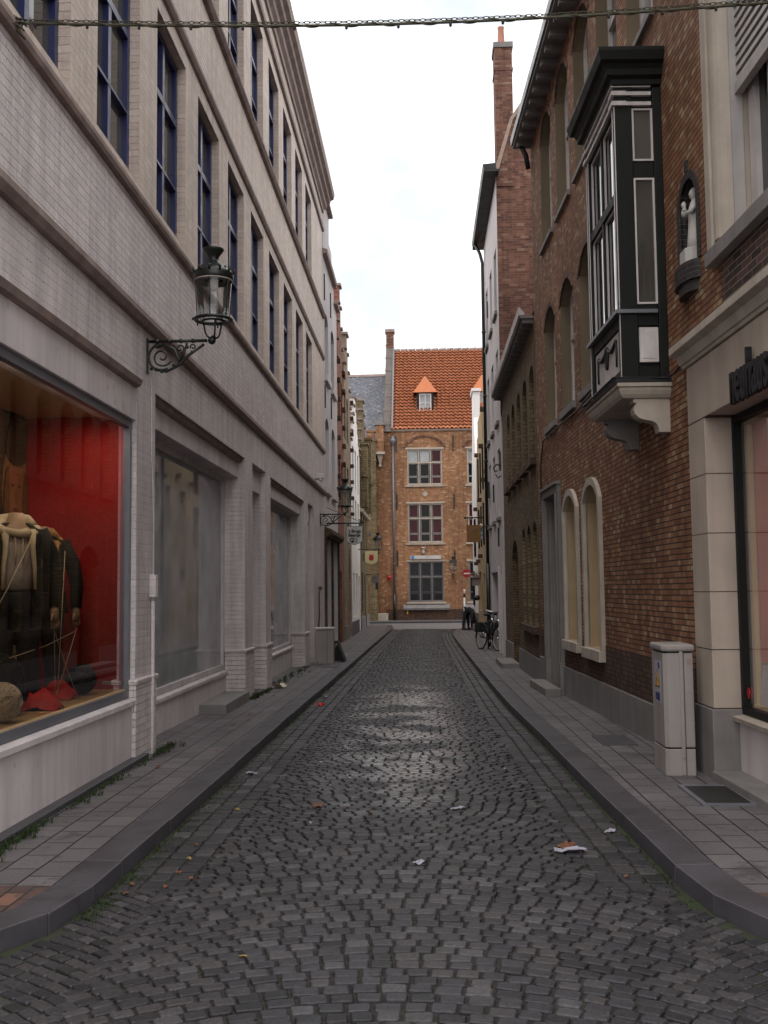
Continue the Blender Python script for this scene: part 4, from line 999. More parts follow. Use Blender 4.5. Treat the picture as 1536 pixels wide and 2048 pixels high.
for e0, e1 in ((B0 + .02, B0 + .08), (B1 - .08, B1 - .02)):
    for z0, z1 in ((3.56, 3.74), (4.12, 4.33), (5.56, 5.73), (6.25, 6.46)): bay.wbox(RW, e0, e1, z0, z1, .085, BD - .165)
    bay.wbox(RW, e0 + .015, e1 - .015, 3.74, 4.12, .085, BD - .165)
bw = bay.build('bay_window', 'blackwood', rh, .006)
b = MB(); b.wrap(RW, B0, B1, BD, [(.0, 6.46), (.03, 6.47), (.035, 6.52), (.075, 6.545), (.085, 6.60), (.11, 6.64), (.15, 6.66), (.175, 6.74), (.175, 6.775), (.03, 6.84)]); b.build('bay_cornice', 'blackwood', bw, .004)
b = MB()
for z0, z1 in ((6.27, 6.305), (6.37, 6.405)):
    b.wbox(RW, B0 - .018, B1 + .018, z0, z1, .10, BD + .022); b.wbox(RW, B0 - .028, B0 + .11, z0 - .003, z1 + .004, BD - .11, BD + .032); b.wbox(RW, B1 - .11, B1 + .028, z0 - .003, z1 + .004, BD - .11, BD + .032)
b.wbox(RW, B0 - .012, B1 + .012, 6.455, 6.475, .1, BD + .03); b.build('white_moulding', 'whitepaint', bw)
b = MB(); b.wbox(RW, B0 - .03, B1 + .03, 4.235, 4.27, .1, BD + .045); b.build('bay_sill', 'zinc', bw)
b = MB()
for e in (B0, B0 + .10 - .012, B1 - .10, B1 - .012): b.wbox(RW, e, e + .012, 4.27, 6.27, BD, BD + .008)
for e in (B0, B1 - .012): b.wbox(RW, e, e + .012, 3.58, 4.23, BD, BD + .008)
build_each(b, 'white_beading', 'whitepaint', bw)
def wframe(a0, a1, z0, z1, d, w_=.02):
    b = MB(); b.wbox(RW, a0, a0 + w_, z0, z1, d - .02, d); b.wbox(RW, a1 - w_, a1, z0, z1, d - .02, d); b.wbox(RW, a0 + w_, a1 - w_, z0, z0 + w_, d - .02, d); b.wbox(RW, a0 + w_, a1 - w_, z1 - w_, z1, d - .02, d); return b
c3 = [(B0 + .10, (B0 + B1) / 2 - .03), ((B0 + B1) / 2 + .03, B1 - .10)]
b = MB(); b.wbox(RW, (B0 + B1) / 2 - .03, (B0 + B1) / 2 + .03, 4.27, 6.24, BD - .09, BD - .01); b.build('bay_mullion', 'blackwood', bw)
for a0, a1 in c3:
    for z0, z1 in ((4.275, 5.355), (5.465, 6.235)):
        wframe(a0 + .004, a1 - .004, z0, z1, BD - .03, .02).build('bay_sash', 'whitepaint', bw)
        MB().poly([P(a0, z0, BD - .036), P(a1, z0, BD - .058), P(a1, z1, BD - .058), P(a0, z1, BD - .036)]).build('pane', 'dark_glass', bw)
for e, s_ in ((B0, -1), (B1, 1)):
    for z0, z1 in ((4.33, 5.56), (5.73, 6.25)):
        a = e - s_ * .03
        b = MB()
        for q in ((.086, .104, z0, z1), (BD - .184, BD - .166, z0, z1), (.104, BD - .184, z0, z0 + .018), (.104, BD - .184, z1 - .018, z1)): b.wbox(RW, a - .02, a + .022, q[2], q[3], q[0], q[1])
        b.build('side_sash', 'whitepaint', bw)
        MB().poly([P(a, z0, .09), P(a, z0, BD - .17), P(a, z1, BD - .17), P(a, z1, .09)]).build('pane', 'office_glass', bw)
    b = MB(); lo, hi = sorted((e - s_ * .045, e + s_ * .004)); b.wbox(RW, lo, hi, 3.765, 4.10, .095, BD - .175); b.wbox(RW, *sorted((e - s_ * .02, e + s_ * .009)), 3.80, 4.07, .125, BD - .205); b.build('white_panel', 'whitepaint', bw, .004)
b = MB(); b.wbox(RW, B0 + .12, B1 - .12, 3.72, 4.11, BD - .05, BD - .025); b.build('white_panel', 'whitepaint', bw)
b = MB()  # garland on the front panel
mid = (B0 + B1) / 2
for s_ in (-1, 1):
    b.tube([P(mid + s_ * (.03 + .38 * k / 12), 4.05 - .07 * math.sin(math.pi * k / 12), BD - .015) for k in range(13)], [.012 + .01 * math.sin(math.pi * k / 12) for k in range(13)], 6)
    b.tube([P(mid + s_ * .42, 4.05, BD - .015), P(mid + s_ * .43, 3.9, BD - .015), P(mid + s_ * .42, 3.78, BD - .015)], .011, 6)
b.tube([P(mid + .055 * math.cos(k * math.pi / 8), 3.96 + .11 * math.sin(k * math.pi / 8), BD - .012) for k in range(16)], .013, 6, closed=True); b.build('garland', 'black', bw)
b = MB(); b.wrap(RW, B0, B1, BD, [(-.05, 3.42), (.0, 3.425), (.025, 3.455), (.04, 3.49), (.04, 3.52), (.06, 3.525), (.06, 3.56)]); b.build('bay_base', 'lightstone', bw, .003)
b = MB(); b.wbox(RW, B0 - .06, B1 + .06, 3.561, 3.60, .0, BD + .075); b.build('lead_flashing', 'black', bw)
pr = [(0, 3.42), (.345, 3.42), (.345, 3.385), (.315, 3.375), (.335, 3.35), (.345, 3.32), (.335, 3.275), (.30, 3.24), (.25, 3.22), (.17, 3.205), (.13, 3.18), (.115, 3.14), (.11, 3.10), (0, 3.10)]
for a in (B0 + .02, B1 - .17):
    b = MB(); b.prism([P(a, z, d) for d, z in pr], RW.u * .15); b.build('scroll_bracket', 'lightstone' if a < 10 else 'greystone', bw, .004)
# cables along the wall
b = MB(); b.tube([P(9.0, 3.66, .03), P(9.4, 3.60, .03), P(9.6, 3.6, .05), P(9.62, 3.61, BD + .09), P(11.1, 3.61, BD + .09), P(11.12, 3.6, .05), P(11.9, 4.02, .02), P(13.0, 4.12, .06), P(14.3, 4.10, .02), P(15.8, 4.10, .06), P(17.1, 4.10, .06), P(17.5, 4.0, .02), P(17.7, 3.7, .02), P(17.7, .5, .02)], .012, 6); b.build('wall_cable', 'black', rh)

# ---------------------------------------------------------------- right: brown brick house
QW = Wall((2.03, 0, 0), (0, 1, 0), (-1, 0, 0))
bh = thing('brown_brick_house', (2.03, 22, 0), 'lower brown brick house with narrow arched windows and deep white gutter', 'house')
hs = [H(18.45 + 1.32 * k, 19.25 + 1.32 * k, 4.0, 5.75, .25, .22, 1) for k in range(5)] + [H(18.5, 19.15, .95, 2.85, .25, .15, 1), H(19.55, 20.2, .95, 2.85, .25, .15, 1), H(20.6, 21.25, .95, 2.85, .25, .15, 1), H(22.3, 23.7, -.2, 2.72, .45, .4, 0)]
mb = MB(); wall(mb, QW, [(18.21, -.6, 25.9, 6.55)], hs, .4); mb.build('facade_wall', ['brown_brick', 'olive_brick'], bh)
mb = MB(); mb.box(2.6, 9, 18.5, 25.88, -.6, 6.5); mb.box(2.45, 2.59, 18.5, 25.88, -.6, 6.5); mb.build('rear_block', 'old_brick', bh)
for h in hs[:5]: window(QW, bh, h['a0'], h['a1'], 4.0, 5.745, -.2, 'blackwood', 'dark_glass', .215, fw=.05, hbars=(.6,))
for h in hs[5:8]: window(QW, bh, h['a0'], h['a1'], .95, 2.845, -.2, 'blackwood', 'dark_glass', .145, fw=.05, hbars=(.6,))
door(QW, bh, 22.31, 23.69, -.02, 2.7, -.38, 'blackwood', .39)
mb = MB()
for h in hs[:5]: mb.wbox(QW, h['a0'] - .12, h['a1'] + .12, 3.86, 3.985, -.2, .10)
mb.wbox(QW, 18.45, 21.3, .82, .94, -.2, .09); build_each(mb, 'window_sill', 'plinth_brick', bh)
mb = MB(); mb.wbox(QW, 18.21, 22.2, -.4, .38, -.1, .025); mb.wbox(QW, 23.8, 25.9, -.4, .38, -.1, .025); mb.build('plinth', 'greystone', bh)
mb = MB(); mb.wbox(QW, 18.25, 26.1, 6.50, 6.55, -.1, .24)
for k in range(22): mb.wbox(QW, 18.3 + k * .36, 18.42 + k * .36, 6.42, 6.498, .0, .2)
mb.build('soffit', 'greystone', bh)
mb = MB(); mb.profile(QW, 18.25, 26.12, [(.16, 6.555), (.26, 6.555), (.275, 6.69), (.25, 6.70), (.16, 6.6)]); mb.build('gutter', 'whitepaint', bh)
mb = MB(); mb.faces([(2.06, 18.3, 6.7), (2.06, 25.8, 6.7), (5.5, 25.8, 9.5), (5.5, 18.3, 9.5), (9, 25.8, 6.7), (9, 18.3, 6.7)], [(0, 1, 2, 3), (3, 2, 4, 5)]); mb.build('roof', 'slate', bh)
tag(MB().box(1.62, 2.0, 22.1, 23.9, -.3, -.02 + .07).build('stone_step', 'greystone', None, .01), 'low stone step at the arched door of the brown brick house', 'step')

# ---------------------------------------------------------------- right: tall grey white house with chimney
TW = Wall((2.0, 0, 0), (0, 1, 0), (-1, 0, 0))
th = thing('tall_grey_house', (2.0, 29, 0), 'tall narrow pale grey house with bare brick side wall and chimney', 'house')
hs = []
for zz, h in ((8.9, 1.7), (6.0, 1.9), (3.5, 1.8)): hs += [H(26.5 + 1.8 * k, 27.35 + 1.8 * k, zz, zz + h, .18) for k in range(3)]
hs += [H(26.1, 27.0, -.15, 2.1, .3), H(27.6, 30.6, .5, 2.1, .3)]
mb = MB(); wall(mb, TW, [(25.93, -.6, 31.6, 12.3)], hs, .35); mb.build('facade_wall', 'grey_white', th)
for h in hs[:9]:
    window(TW, th, h['a0'], h['a1'], h['z0'], h['z1'], -.12, 'blackwood', 'dark_glass', fw=.05, hbars=(.6,))
    mb = MB(); mb.wbox(TW, h['a0'] - .07, h['a1'] + .07, h['z0'] - .1, h['z0'] - .004, -.15, .07); mb.build('window_sill', 'greystone', th)
door(TW, th, 26.1, 27.0, -.05, 2.1, -.25, 'blackwood'); window(TW, th, 27.6, 30.6, .5, 2.1, -.22, 'whitepaint', 'dark_glass', fw=.08, vbars=(.33, .66), name='shop_window')
b = MB()
for a in (26.05, 27.05, 27.5): b.wbox(TW, a, a + .08, -.2, 2.25, -.02, .035)
b.build('pilaster_strip', 'whitepaint', th)
# the side wall facing the near houses
SWl = Wall((0, 25.9, 0), (1, 0, 0), (0, -1, 0))
pts = [(2.0, 6), (9, 6), (9, 12.35), (5.0, 17.5), (2.38, 13.75), (2.0, 12.45)]
b = MB(); b.poly([SWl.P(a, z) for a, z in pts]); b.poly([(a, 31.6, z) for a, z in pts]); b.poly([(9, 25.9, 12.35), (9, 31.6, 12.35), (9, 31.6, -.5), (9, 25.9, -.5)]); b.build('side_wall', 'old_brick', th)
b = MB(); b.poly([(2.0, 25.9, 12.46), (2.0, 31.6, 12.46), (2.38, 31.6, 13.76), (2.38, 25.9, 13.76)]); b.poly([(2.38, 25.9, 13.76), (2.38, 31.6, 13.76), (5, 31.6, 17.5), (5, 25.9, 17.5)]); b.poly([(9, 25.9, 12.36), (9, 31.6, 12.36), (5, 31.6, 17.5), (5, 25.9, 17.5)]); b.build('roof', 'slate', th)
b = MB(); b.prism([(1.97, 25.84, 12.46), (2.38, 25.84, 13.80), (2.46, 25.84, 13.76), (2.06, 25.84, 12.40)], (0, .22, 0)); b.prism([(2.38, 25.84, 13.80), (5, 25.84, 17.55), (5.06, 25.84, 17.48), (2.46, 25.84, 13.76)], (0, .22, 0)); b.build('verge', 'ridge', th)
b = MB(); b.box(2.02, 2.47, 25.86, 26.5, 12.0, 15.72); b.box(2.0, 2.49, 25.84, 26.52, 15.1, 15.17); ch = b.build('chimney', 'old_brick', th)
b = MB(); b.box(1.99, 2.50, 25.83, 26.53, 15.72, 15.86); b.build('chimney_cap', 'greystone', ch)
b = MB(); b.lathe((2.22, 26.15, 15.86), [(.10, 0), (.095, .1), (.075, .5), (.085, .53), (.085, .56), (.06, .56)], 16); b.build('chimney_pot', 'terracotta', ch)
b = MB(); b.wbox(TW, 25.6, 31.75, 12.30, 12.36, -.05, .34); b.profile(TW, 25.6, 31.75, [(.02, 12.365), (.33, 12.365), (.36, 12.49), (.02, 12.52)]); b.build('eaves_gutter', 'black', th)
b = MB(); b.tube([(1.72, 31.2, 12.3), (1.86, 31.2, 12.0), (1.93, 31.2, 11.7), (1.93, 31.2, 2.4)], .05, 8); b.tube([(1.93, 31.2, 2.4), (1.93, 31.2, -.1)], .06, 8)
for z in (3.5, 5.5, 7.5, 9.5): b.tube([(1.93, 31.2, z), (1.93, 31.2, z + .06)], .065, 8)
b.build('downpipe', 'iron', th)
b = MB()
for z, y in ((4.9, 26.2), (4.3, 28.8), (4.6, 30.8), (9.9, 30.0), (3.0, 27.2)): b.box(1.955, 2.0, y - .02, y + .02, z - .25, z + .25)
build_each(b, 'wall_anchor', 'iron', th)
t = thing('wall_bracket', (2.0, 26.0, 4.7), 'small black curled bracket on the pale grey house beside the brown brick', 'bracket')
b = MB(); b.tube([(2.0, 26.05, 4.75), (1.88, 26.05, 4.8), (1.80, 26.05, 4.7), (1.84, 26.05, 4.6), (1.9, 26.05, 4.64)], .02, 6); b.tube([(2.0, 26.05, 4.5), (1.9, 26.05, 4.45), (1.85, 26.05, 4.55)], .016, 6); b.build('scroll', 'iron', t)

# ---------------------------------------------------------------- right: yellow houses and white gable at the corner
YW = Wall((2.02, 0, 0), (.004, 1, 0), (-1, .004, 0))
yh = thing('yellow_brick_house', (2.1, 34, 0), 'tall narrow yellow brick house beside the black downpipe', 'house')
hs = [H(32.4, 33.2, z, z + 1.5, .2) for z in (.9, 3.6, 6.2)] + [H(34.4, 35.3, z, z + 1.5, .2) for z in (.9, 3.6, 6.2)]
b = MB(); wall(b, YW, [(31.62, -.6, 36.2, 9.2), (32.8, 9.2, 35.2, 10.6), (33.5, 10.6, 34.5, 11.2)], hs, .4); b.build('facade_wall', 'yellow_brick', yh)
b = MB(); b.box(2.75, 8, 31.7, 36.1, -.5, 9.0); b.box(2.6, 2.74, 31.7, 36.1, -.5, 9.0); b.build('rear_block', 'old_brick', yh)
for h in hs: window(YW, yh, h['a0'], h['a1'], h['z0'], h['z1'], -.15, 'whitepaint', 'dark_glass', fw=.06, hbars=(.6,))
b = MB()
for y, z in ((32.0, 8.6), (33.9, 5.6), (35.8, 8.0), (33.8, 9.3), (32.0, 5.4), (35.8, 5.5)): b.wbox(YW, y - .1, y + .1, z - .14, z, -.05, .13)
build_each(b, 'corbel', 'plinth_brick', yh)
pw_ = thing('pale_plaster_house', (2.15, 39, 0), 'low yellowish plaster house with dark shutters beside the white gable', 'house')
hs = [H(36.8 + 1.7 * k, 37.7 + 1.7 * k, z, z + 1.5, .2) for k in range(3) for z in (3.2, 5.2)] + [H(37.0, 38.0, -.15, 2.2, .25), H(39.4, 41.2, .8, 2.3, .2)]
b = MB(); wall(b, YW, [(36.21, -.6, 42.0, 7.0), (37.0, 7.0, 41, 7.6), (37.8, 7.6, 40.2, 8.2)], hs, .4); b.build('facade_wall', 'ochre', pw_)
b = MB(); b.box(2.8, 8, 36.25, 41.9, -.5, 6.9); b.box(2.65, 2.79, 36.25, 41.9, -.5, 6.9); b.build('rear_block', 'old_brick', pw_)
for h in hs[:6]:
    window(YW, pw_, h['a0'], h['a1'], h['z0'], h['z1'], -.12, 'blackwood', 'dark_glass', fw=.06)
    b = MB(); b.wbox(YW, h['a0'] - .28, h['a0'] - .03, h['z0'], h['z1'], 0, .05); b.build('shutter', 'blackwood', pw_)
door(YW, pw_, 37.0, 38.0, -.05, 2.2, -.18, 'blackwood'); window(YW, pw_, 39.4, 41.2, .8, 2.3, -.15, 'whitepaint', 'dark_glass', vbars=(.5,))
b = MB()
for y, z in ((36.7, 6.8), (38.3, 5.0), (40.0, 6.9), (41.6, 4.9), (38.4, 2.9), (41.7, 2.7), (40, 2.75)): b.wbox(YW, y - .12, y + .12, z - .12, z + .02, -.05, .16)
build_each(b, 'corbel', 'plinth_brick', pw_)
# the corner house with white gable and tile roof
wg = thing('white_gable_house', (2.2, 44.4, 0), 'bright whitewashed corner house with steep tiled roof at the street end', 'house')
GW = Wall((2.22, 0, 0), (0, 1, 0), (-1, 0, 0))
b = MB(); gp = [(42.02, -.5), (46.7, -.5), (46.7, 5.7), (45.25, 9.2), (45.25, 10.15), (43.9, 10.15), (43.9, 9.0), (42.02, 5.5)]
b.prism([GW.P(a, z, 0) for a, z in gp], (.28, 0, 0)); b.build('facade_wall', 'bright_white', wg)
b = MB(); b.box(2.51, 9, 42.04, 42.3, -.5, 5.4); b.box(2.51, 9, 46.4, 46.68, -.5, 5.4); b.box(8.8, 9, 42.3, 46.4, -.5, 5.4); b.build('side_wall', 'bright_white', wg)
b = MB(); b.box(2.15, 2.55, 43.82, 45.33, 10.15, 10.27); b.build('gable_coping', 'bright_white', wg)
b = MB(); b.wbox(GW, 42.0, 46.72, -.3, .62, 0, .035); b.build('plinth', 'slate', wg)
def pantiles(o, ux, up, nx, ny, lx, ly, amp=.045):
    """roof slope of wavy tiles: o corner, ux along the eaves, up along the slope"""
    o, ux, up = Vector(o), Vector(ux).normalized(), Vector(up).normalized(); nn = ux.cross(up).normalized()
    if nn.z < 0: nn = -nn
    vs = []; S = 6; cols = nx * S + 1
    for j in range(ny):
        for e in (0, 1):
            for i in range(cols):
                q = i / S * 2 * math.pi; h = amp * (math.sin(q) + .35 * math.sin(2 * q)) + (.085 if e == 0 else .0) + .012 * math.sin(j * 7.1 + (i // S) * 3.7)
                vs.append(o + ux * (lx * i / (cols - 1)) + up * (ly * (j + e) / ny) + nn * h)
    fs = []
    for r_ in range(2 * ny - 1):
        for i in range(cols - 1): a = r_ * cols + i; fs.append((a, a + 1, a + cols + 1, a + cols))
    return vs, fs
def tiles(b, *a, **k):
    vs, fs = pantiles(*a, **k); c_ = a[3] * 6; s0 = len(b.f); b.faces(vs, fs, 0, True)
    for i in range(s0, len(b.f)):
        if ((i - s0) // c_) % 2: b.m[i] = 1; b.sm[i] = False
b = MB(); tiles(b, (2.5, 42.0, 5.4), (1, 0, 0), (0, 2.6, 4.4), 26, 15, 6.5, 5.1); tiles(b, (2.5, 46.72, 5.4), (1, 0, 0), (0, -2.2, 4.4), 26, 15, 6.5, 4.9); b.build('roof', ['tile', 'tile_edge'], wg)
window(GW, wg, 43.6, 44.5, 3.0, 4.6, .055, 'blackwood', 'dark_glass'); window(GW, wg, 45.2, 46.1, .9, 2.4, .055, 'blackwood', 'dark_glass')
# ---------------------------------------------------------------- left: the houses beyond the shop building
ch2 = thing('white_gabled_house', (-2.7, 30, 0), 'white plastered house with curved gable and old dark wooden cafe front', 'house')
hs = [H(28.2 + 1.95 * k, 29.3 + 1.95 * k, z, z + h, .22, .22) for k in range(2) for z, h in ((7.65, 1.85), (4.5, 2.0))] + [H(27.95, 29.7, -.3, 3.1, .25), H(29.95, 31.9, -.3, 3.1, .35)]
b = MB(); wall(b, LW, [(27.73, -.6, 32.2, 10.5), (27.73, 10.5, 31.2, 11.0), (27.9, 11.0, 30.6, 11.9), (28.1, 11.9, 29.7, 12.7)], hs, .4); b.build('facade_wall', 'grey_white', ch2)
b = MB(); b.box(-9, -3.4, 27.8, 32.1, -.5, 10.4); b.box(-3.39, -3.12, 27.8, 32.1, 3.2, 10.4); b.build('rear_block', 'old_brick', ch2)
b = MB(); b.wbox(LW, 28.0, 29.8, 12.7, 12.8, -.42, .12); b.profile(LW, 27.73, 30.9, [(-.02, 10.95), (.12, 10.98), (.14, 11.08), (-.02, 11.14)]); b.wbox(LW, 30.55, 31.25, 11.0, 11.08, -.4, .1); b.wbox(LW, 31.15, 32.2, 10.5, 10.57, -.4, .12); b.build('gable_coping', 'trim', ch2)
for h in hs[:4]:
    window(LW, ch2, h['a0'], h['a1'], h['z0'], h['z1'] - .005, -.16, 'blackwood', 'dark_glass', .215, fw=.06, hbars=(.62,))
    b = MB(); b.wbox(LW, h['a0'] - .12, h['a1'] + .12, h['z0'] - .18, h['z0'] - .004, -.18, .09); b.build('window_sill', 'whitepaint', ch2)
b = MB()
for y in (28.1, 30.0): b.wbox(LW, y - .025, y + .025, 9.75, 10.5, 0, .035); b.wbox(LW, y - .025, y + .025, 6.7, 7.35, 0, .035)
build_each(b, 'wall_anchor', 'iron', ch2)
b = MB(); b.profile(LW, 27.75, 32.1, [(-.05, 3.1), (.10, 3.1), (.2, 3.2), (.2, 3.3), (-.05, 3.4)]); b.wbox(LW, 27.75, 27.93, -.3, 3.1, -.2, .06); b.wbox(LW, 29.72, 29.93, -.3, 3.1, -.2, .06); b.wbox(LW, 31.92, 32.1, -.3, 3.1, -.2, .06); b.build('cafe_front', 'plinth_brick', ch2)
window(LW, ch2, 27.96, 29.7, .7, 3.08, -.15, 'olive', 'dark_glass', fw=.07, vbars=(.25, .5, .75), hbars=(.55,)); b = MB(); b.wbox(LW, 27.96, 29.7, -.3, .69, -.3, -.1); b.build('panel', 'olive', ch2)
window(LW, ch2, 29.97, 31.88, 2.1, 3.08, -.25, 'olive', 'dark_glass', fw=.06, vbars=(.25, .5, .75)); door(LW, ch2, 29.97, 31.88, -.12, 2.09, -.28, 'blackwood')

def gable(nm, a0, a1, zb, steps, zt, m, label, holes, corb=True, W=LW, dstep=.05):
    """stepped gable house: solid up to zb, then steps narrowing to the top zt"""
    t = thing(nm, tuple(W.P((a0 + a1) / 2, 0, 0)), label, 'house')
    s_ = [(a0, -.6, a1, zb)]; w_ = (a1 - a0) / 2
    for k in range(steps):
        f = (k + 1) / (steps + .8)
        s_.append((a0 + w_ * f, zb + (zt - zb) * k / steps, a1 - w_ * f, zb + (zt - zb) * (k + 1) / steps))
    b = MB(); wall(b, W, s_, holes, .45); b.build('facade_wall', m, t)
    b = MB()
    for k, r in enumerate(s_):
        if k == 0:
            n_ = s_[1]
            b.wbox(W, r[0] - .02, n_[0], r[3], r[3] + .07, -.47, .06); b.wbox(W, n_[2], r[2] + .02, r[3], r[3] + .07, -.47, .06)
        elif k == len(s_) - 1: b.wbox(W, r[0] - .05, r[2] + .05, r[3], r[3] + .08, -.47, .07)
        else:
            n_ = s_[k + 1]
            b.wbox(W, r[0] - .05, n_[0], r[3], r[3] + .07, -.47, .06); b.wbox(W, n_[2], r[2] + .05, r[3], r[3] + .07, -.47, .06)
    build_each(b, 'gable_coping', 'trim', t)
    c0, c1 = W.P(a0 + .05, 0, -.5), W.P(a1 - .05, 0, -.5); bk = -W.n * 0
    b = MB(); x0, x1 = c0.x, c0.x - W.n.x * 7
    b.box(min(x0, x1) if True else 0, max(x0, x1), a0 + .05, a1 - .05, -.5, zb - .05)
    b.faces([(x0, a0 + .05, zb), (x1, a0 + .05, zb), (x1, (a0 + a1) / 2, zt - .3), (x0, (a0 + a1) / 2, zt - .3), (x1, a1 - .05, zb), (x0, a1 - .05, zb)], [(0, 1, 2, 3), (3, 2, 4, 5), (0, 3, 5), (1, 4, 2)])
    b.build('roof', 'slate', t)
    return t
hs = [H(32.6, 33.3, 7.2, 8.6, .25, .2), H(33.6, 34.2, 7.2, 8.6, .25, .2), H(32.6, 33.3, 4.3, 5.9, .25, .2), H(33.6, 34.2, 4.3, 5.9, .25, .2), H(32.7, 33.6, -.2, 2.3, .3, .3)]
t = gable('red_stepped_gable_house', 32.22, 34.6, 9.1, 4, 11.7, 'step_brick', 'narrow red brick house with stepped gable behind the white gabled house', hs)
for h in hs[:4]: window(LW, t, h['a0'], h['a1'], h['z0'], h['z1'] - .005, -.2, 'blackwood', 'dark_glass', .195, fw=.05)
door(LW, t, 32.7, 33.6, -.1, 2.3, -.25, 'blackwood', .29)
b = MB()
for k in range(7): b.wbox(LW, 34.2, 34.58, 5.2 + k * .62, 5.32 + k * .62, 0, .10); b.wbox(LW, 32.25, 32.5, 5.2 + k * .62, 5.32 + k * .62, 0, .10)
build_each(b, 'corbel', 'plinth_brick', t)
hs = [H(35.0 + 1.2 * k, 35.75 + 1.2 * k, z, z + 1.6, .25) for k in range(2) for z in (4.4, 6.9)] + [H(36.6, 37.7, -.2, 3.2, .35, 1.1, None, True)]
t = gable('tan_gabled_house', 34.62, 38.2, 8.4, 4, 10.8, 'tan_brick', 'tan brick house with stepped gable and pointed arch doorway', hs)
for h in hs[:4]: window(LW, t, h['a0'], h['a1'], h['z0'], h['z1'] - .005, -.2, 'blackwood', 'maroon' if h['z0'] > 6 else 'dark_glass', fw=.06)
door(LW, t, 36.6, 37.7, -.1, 3.19, -.3, 'ochre', 1.09, pt=True)
b = MB(); b.wbox(LW, 34.65, 36.4, -.4, .42, 0, .04); b.wbox(LW, 37.85, 38.2, -.4, .42, 0, .04); b.build('plinth', 'greystone', t)
b = MB()
for k in range(8): b.wbox(LW, 37.9, 38.18, 4.4 + k * .6, 4.52 + k * .6, 0, .12)
build_each(b, 'corbel', 'plinth_brick', t)
hs = [H(38.9 + 1.5 * k, 39.7 + 1.5 * k, z, z + 1.6, .2) for k in range(3) for z in (3.6, 5.6)] + [H(39.0, 39.9, .6, 2.3, .2), H(40.6, 41.5, .6, 2.3, .2), H(42.0, 43.0, -.2, 2.2, .2)]
t = gable('white_stepped_house', 38.22, 43.3, 7.3, 5, 9.3, 'bright_white', 'bright white house with stepped gable beside the cream shield sign', hs)
for h in hs[:8]: window(LW, t, h['a0'], h['a1'], h['z0'], h['z1'] - .005, -.15, 'blackwood', 'dark_glass', fw=.06, hbars=(.6,))
door(LW, t, 42.0, 43.0, -.1, 2.2, -.12, 'whitepaint')
b = MB(); b.wbox(LW, 38.25, 41.95, -.4, .45, 0, .04); b.build('plinth', 'slate', t)
hs = [H(44.0 + 1.7 * k, 44.9 + 1.7 * k, z, z + 1.7, .25, .2) for k in range(3) for z in (3.4, 5.6)] + [H(44.2, 45.2, .7, 2.4, .25), H(46.2, 47.0, -.2, 2.3, .3)]
t = gable('brown_stepped_house', 43.32, 49.3, 7.6, 5, 10.2, 'olive_brick', 'brown brick corner house with small stepped gable at the street end', hs)
for h in hs[:7]: window(LW, t, h['a0'], h['a1'], h['z0'], h['z1'] - .005, -.2, 'whitepaint', 'dark_glass', .195 if h['rise'] else 0, fw=.06, hbars=(.6,))
door(LW, t, 46.2, 47.0, -.1, 2.3, -.25, 'blackwood')
b = MB(); b.profile(LW, 43.35, 49.4, [(0, 4.95), (.1, 4.97), (.14, 5.08), (0, 5.14)]); b.build('string_course', 'lightstone', t)
b = MB()
for y, z in ((44.6, 7.2), (46.5, 6.3), (48.8, 7.4), (48.9, 5.6), (48.95, 4.2)): b.wbox(LW, y - .16, y + .16, z, z + .16, 0, .2)
b.wbox(LW, 43.35, 46.1, -.4, .5, 0, .05); b.wbox(LW, 47.1, 49.3, -.4, .5, 0, .05); build_each(b, 'corbel', 'greystone', t)
b = MB()
for y, zt in ((44.3, 7.9), (47.6, 8.6)):
    b.wbox(LW, y - .35, y + .35, 5.2, zt, .02, .30); b.wbox(LW, y - .42, y + .42, zt, zt + .1, 0, .36); b.wbox(LW, y - .42, y + .42, 6.5, 6.58, 0, .34)
build_each(b, 'buttress', 'olive_brick', t)

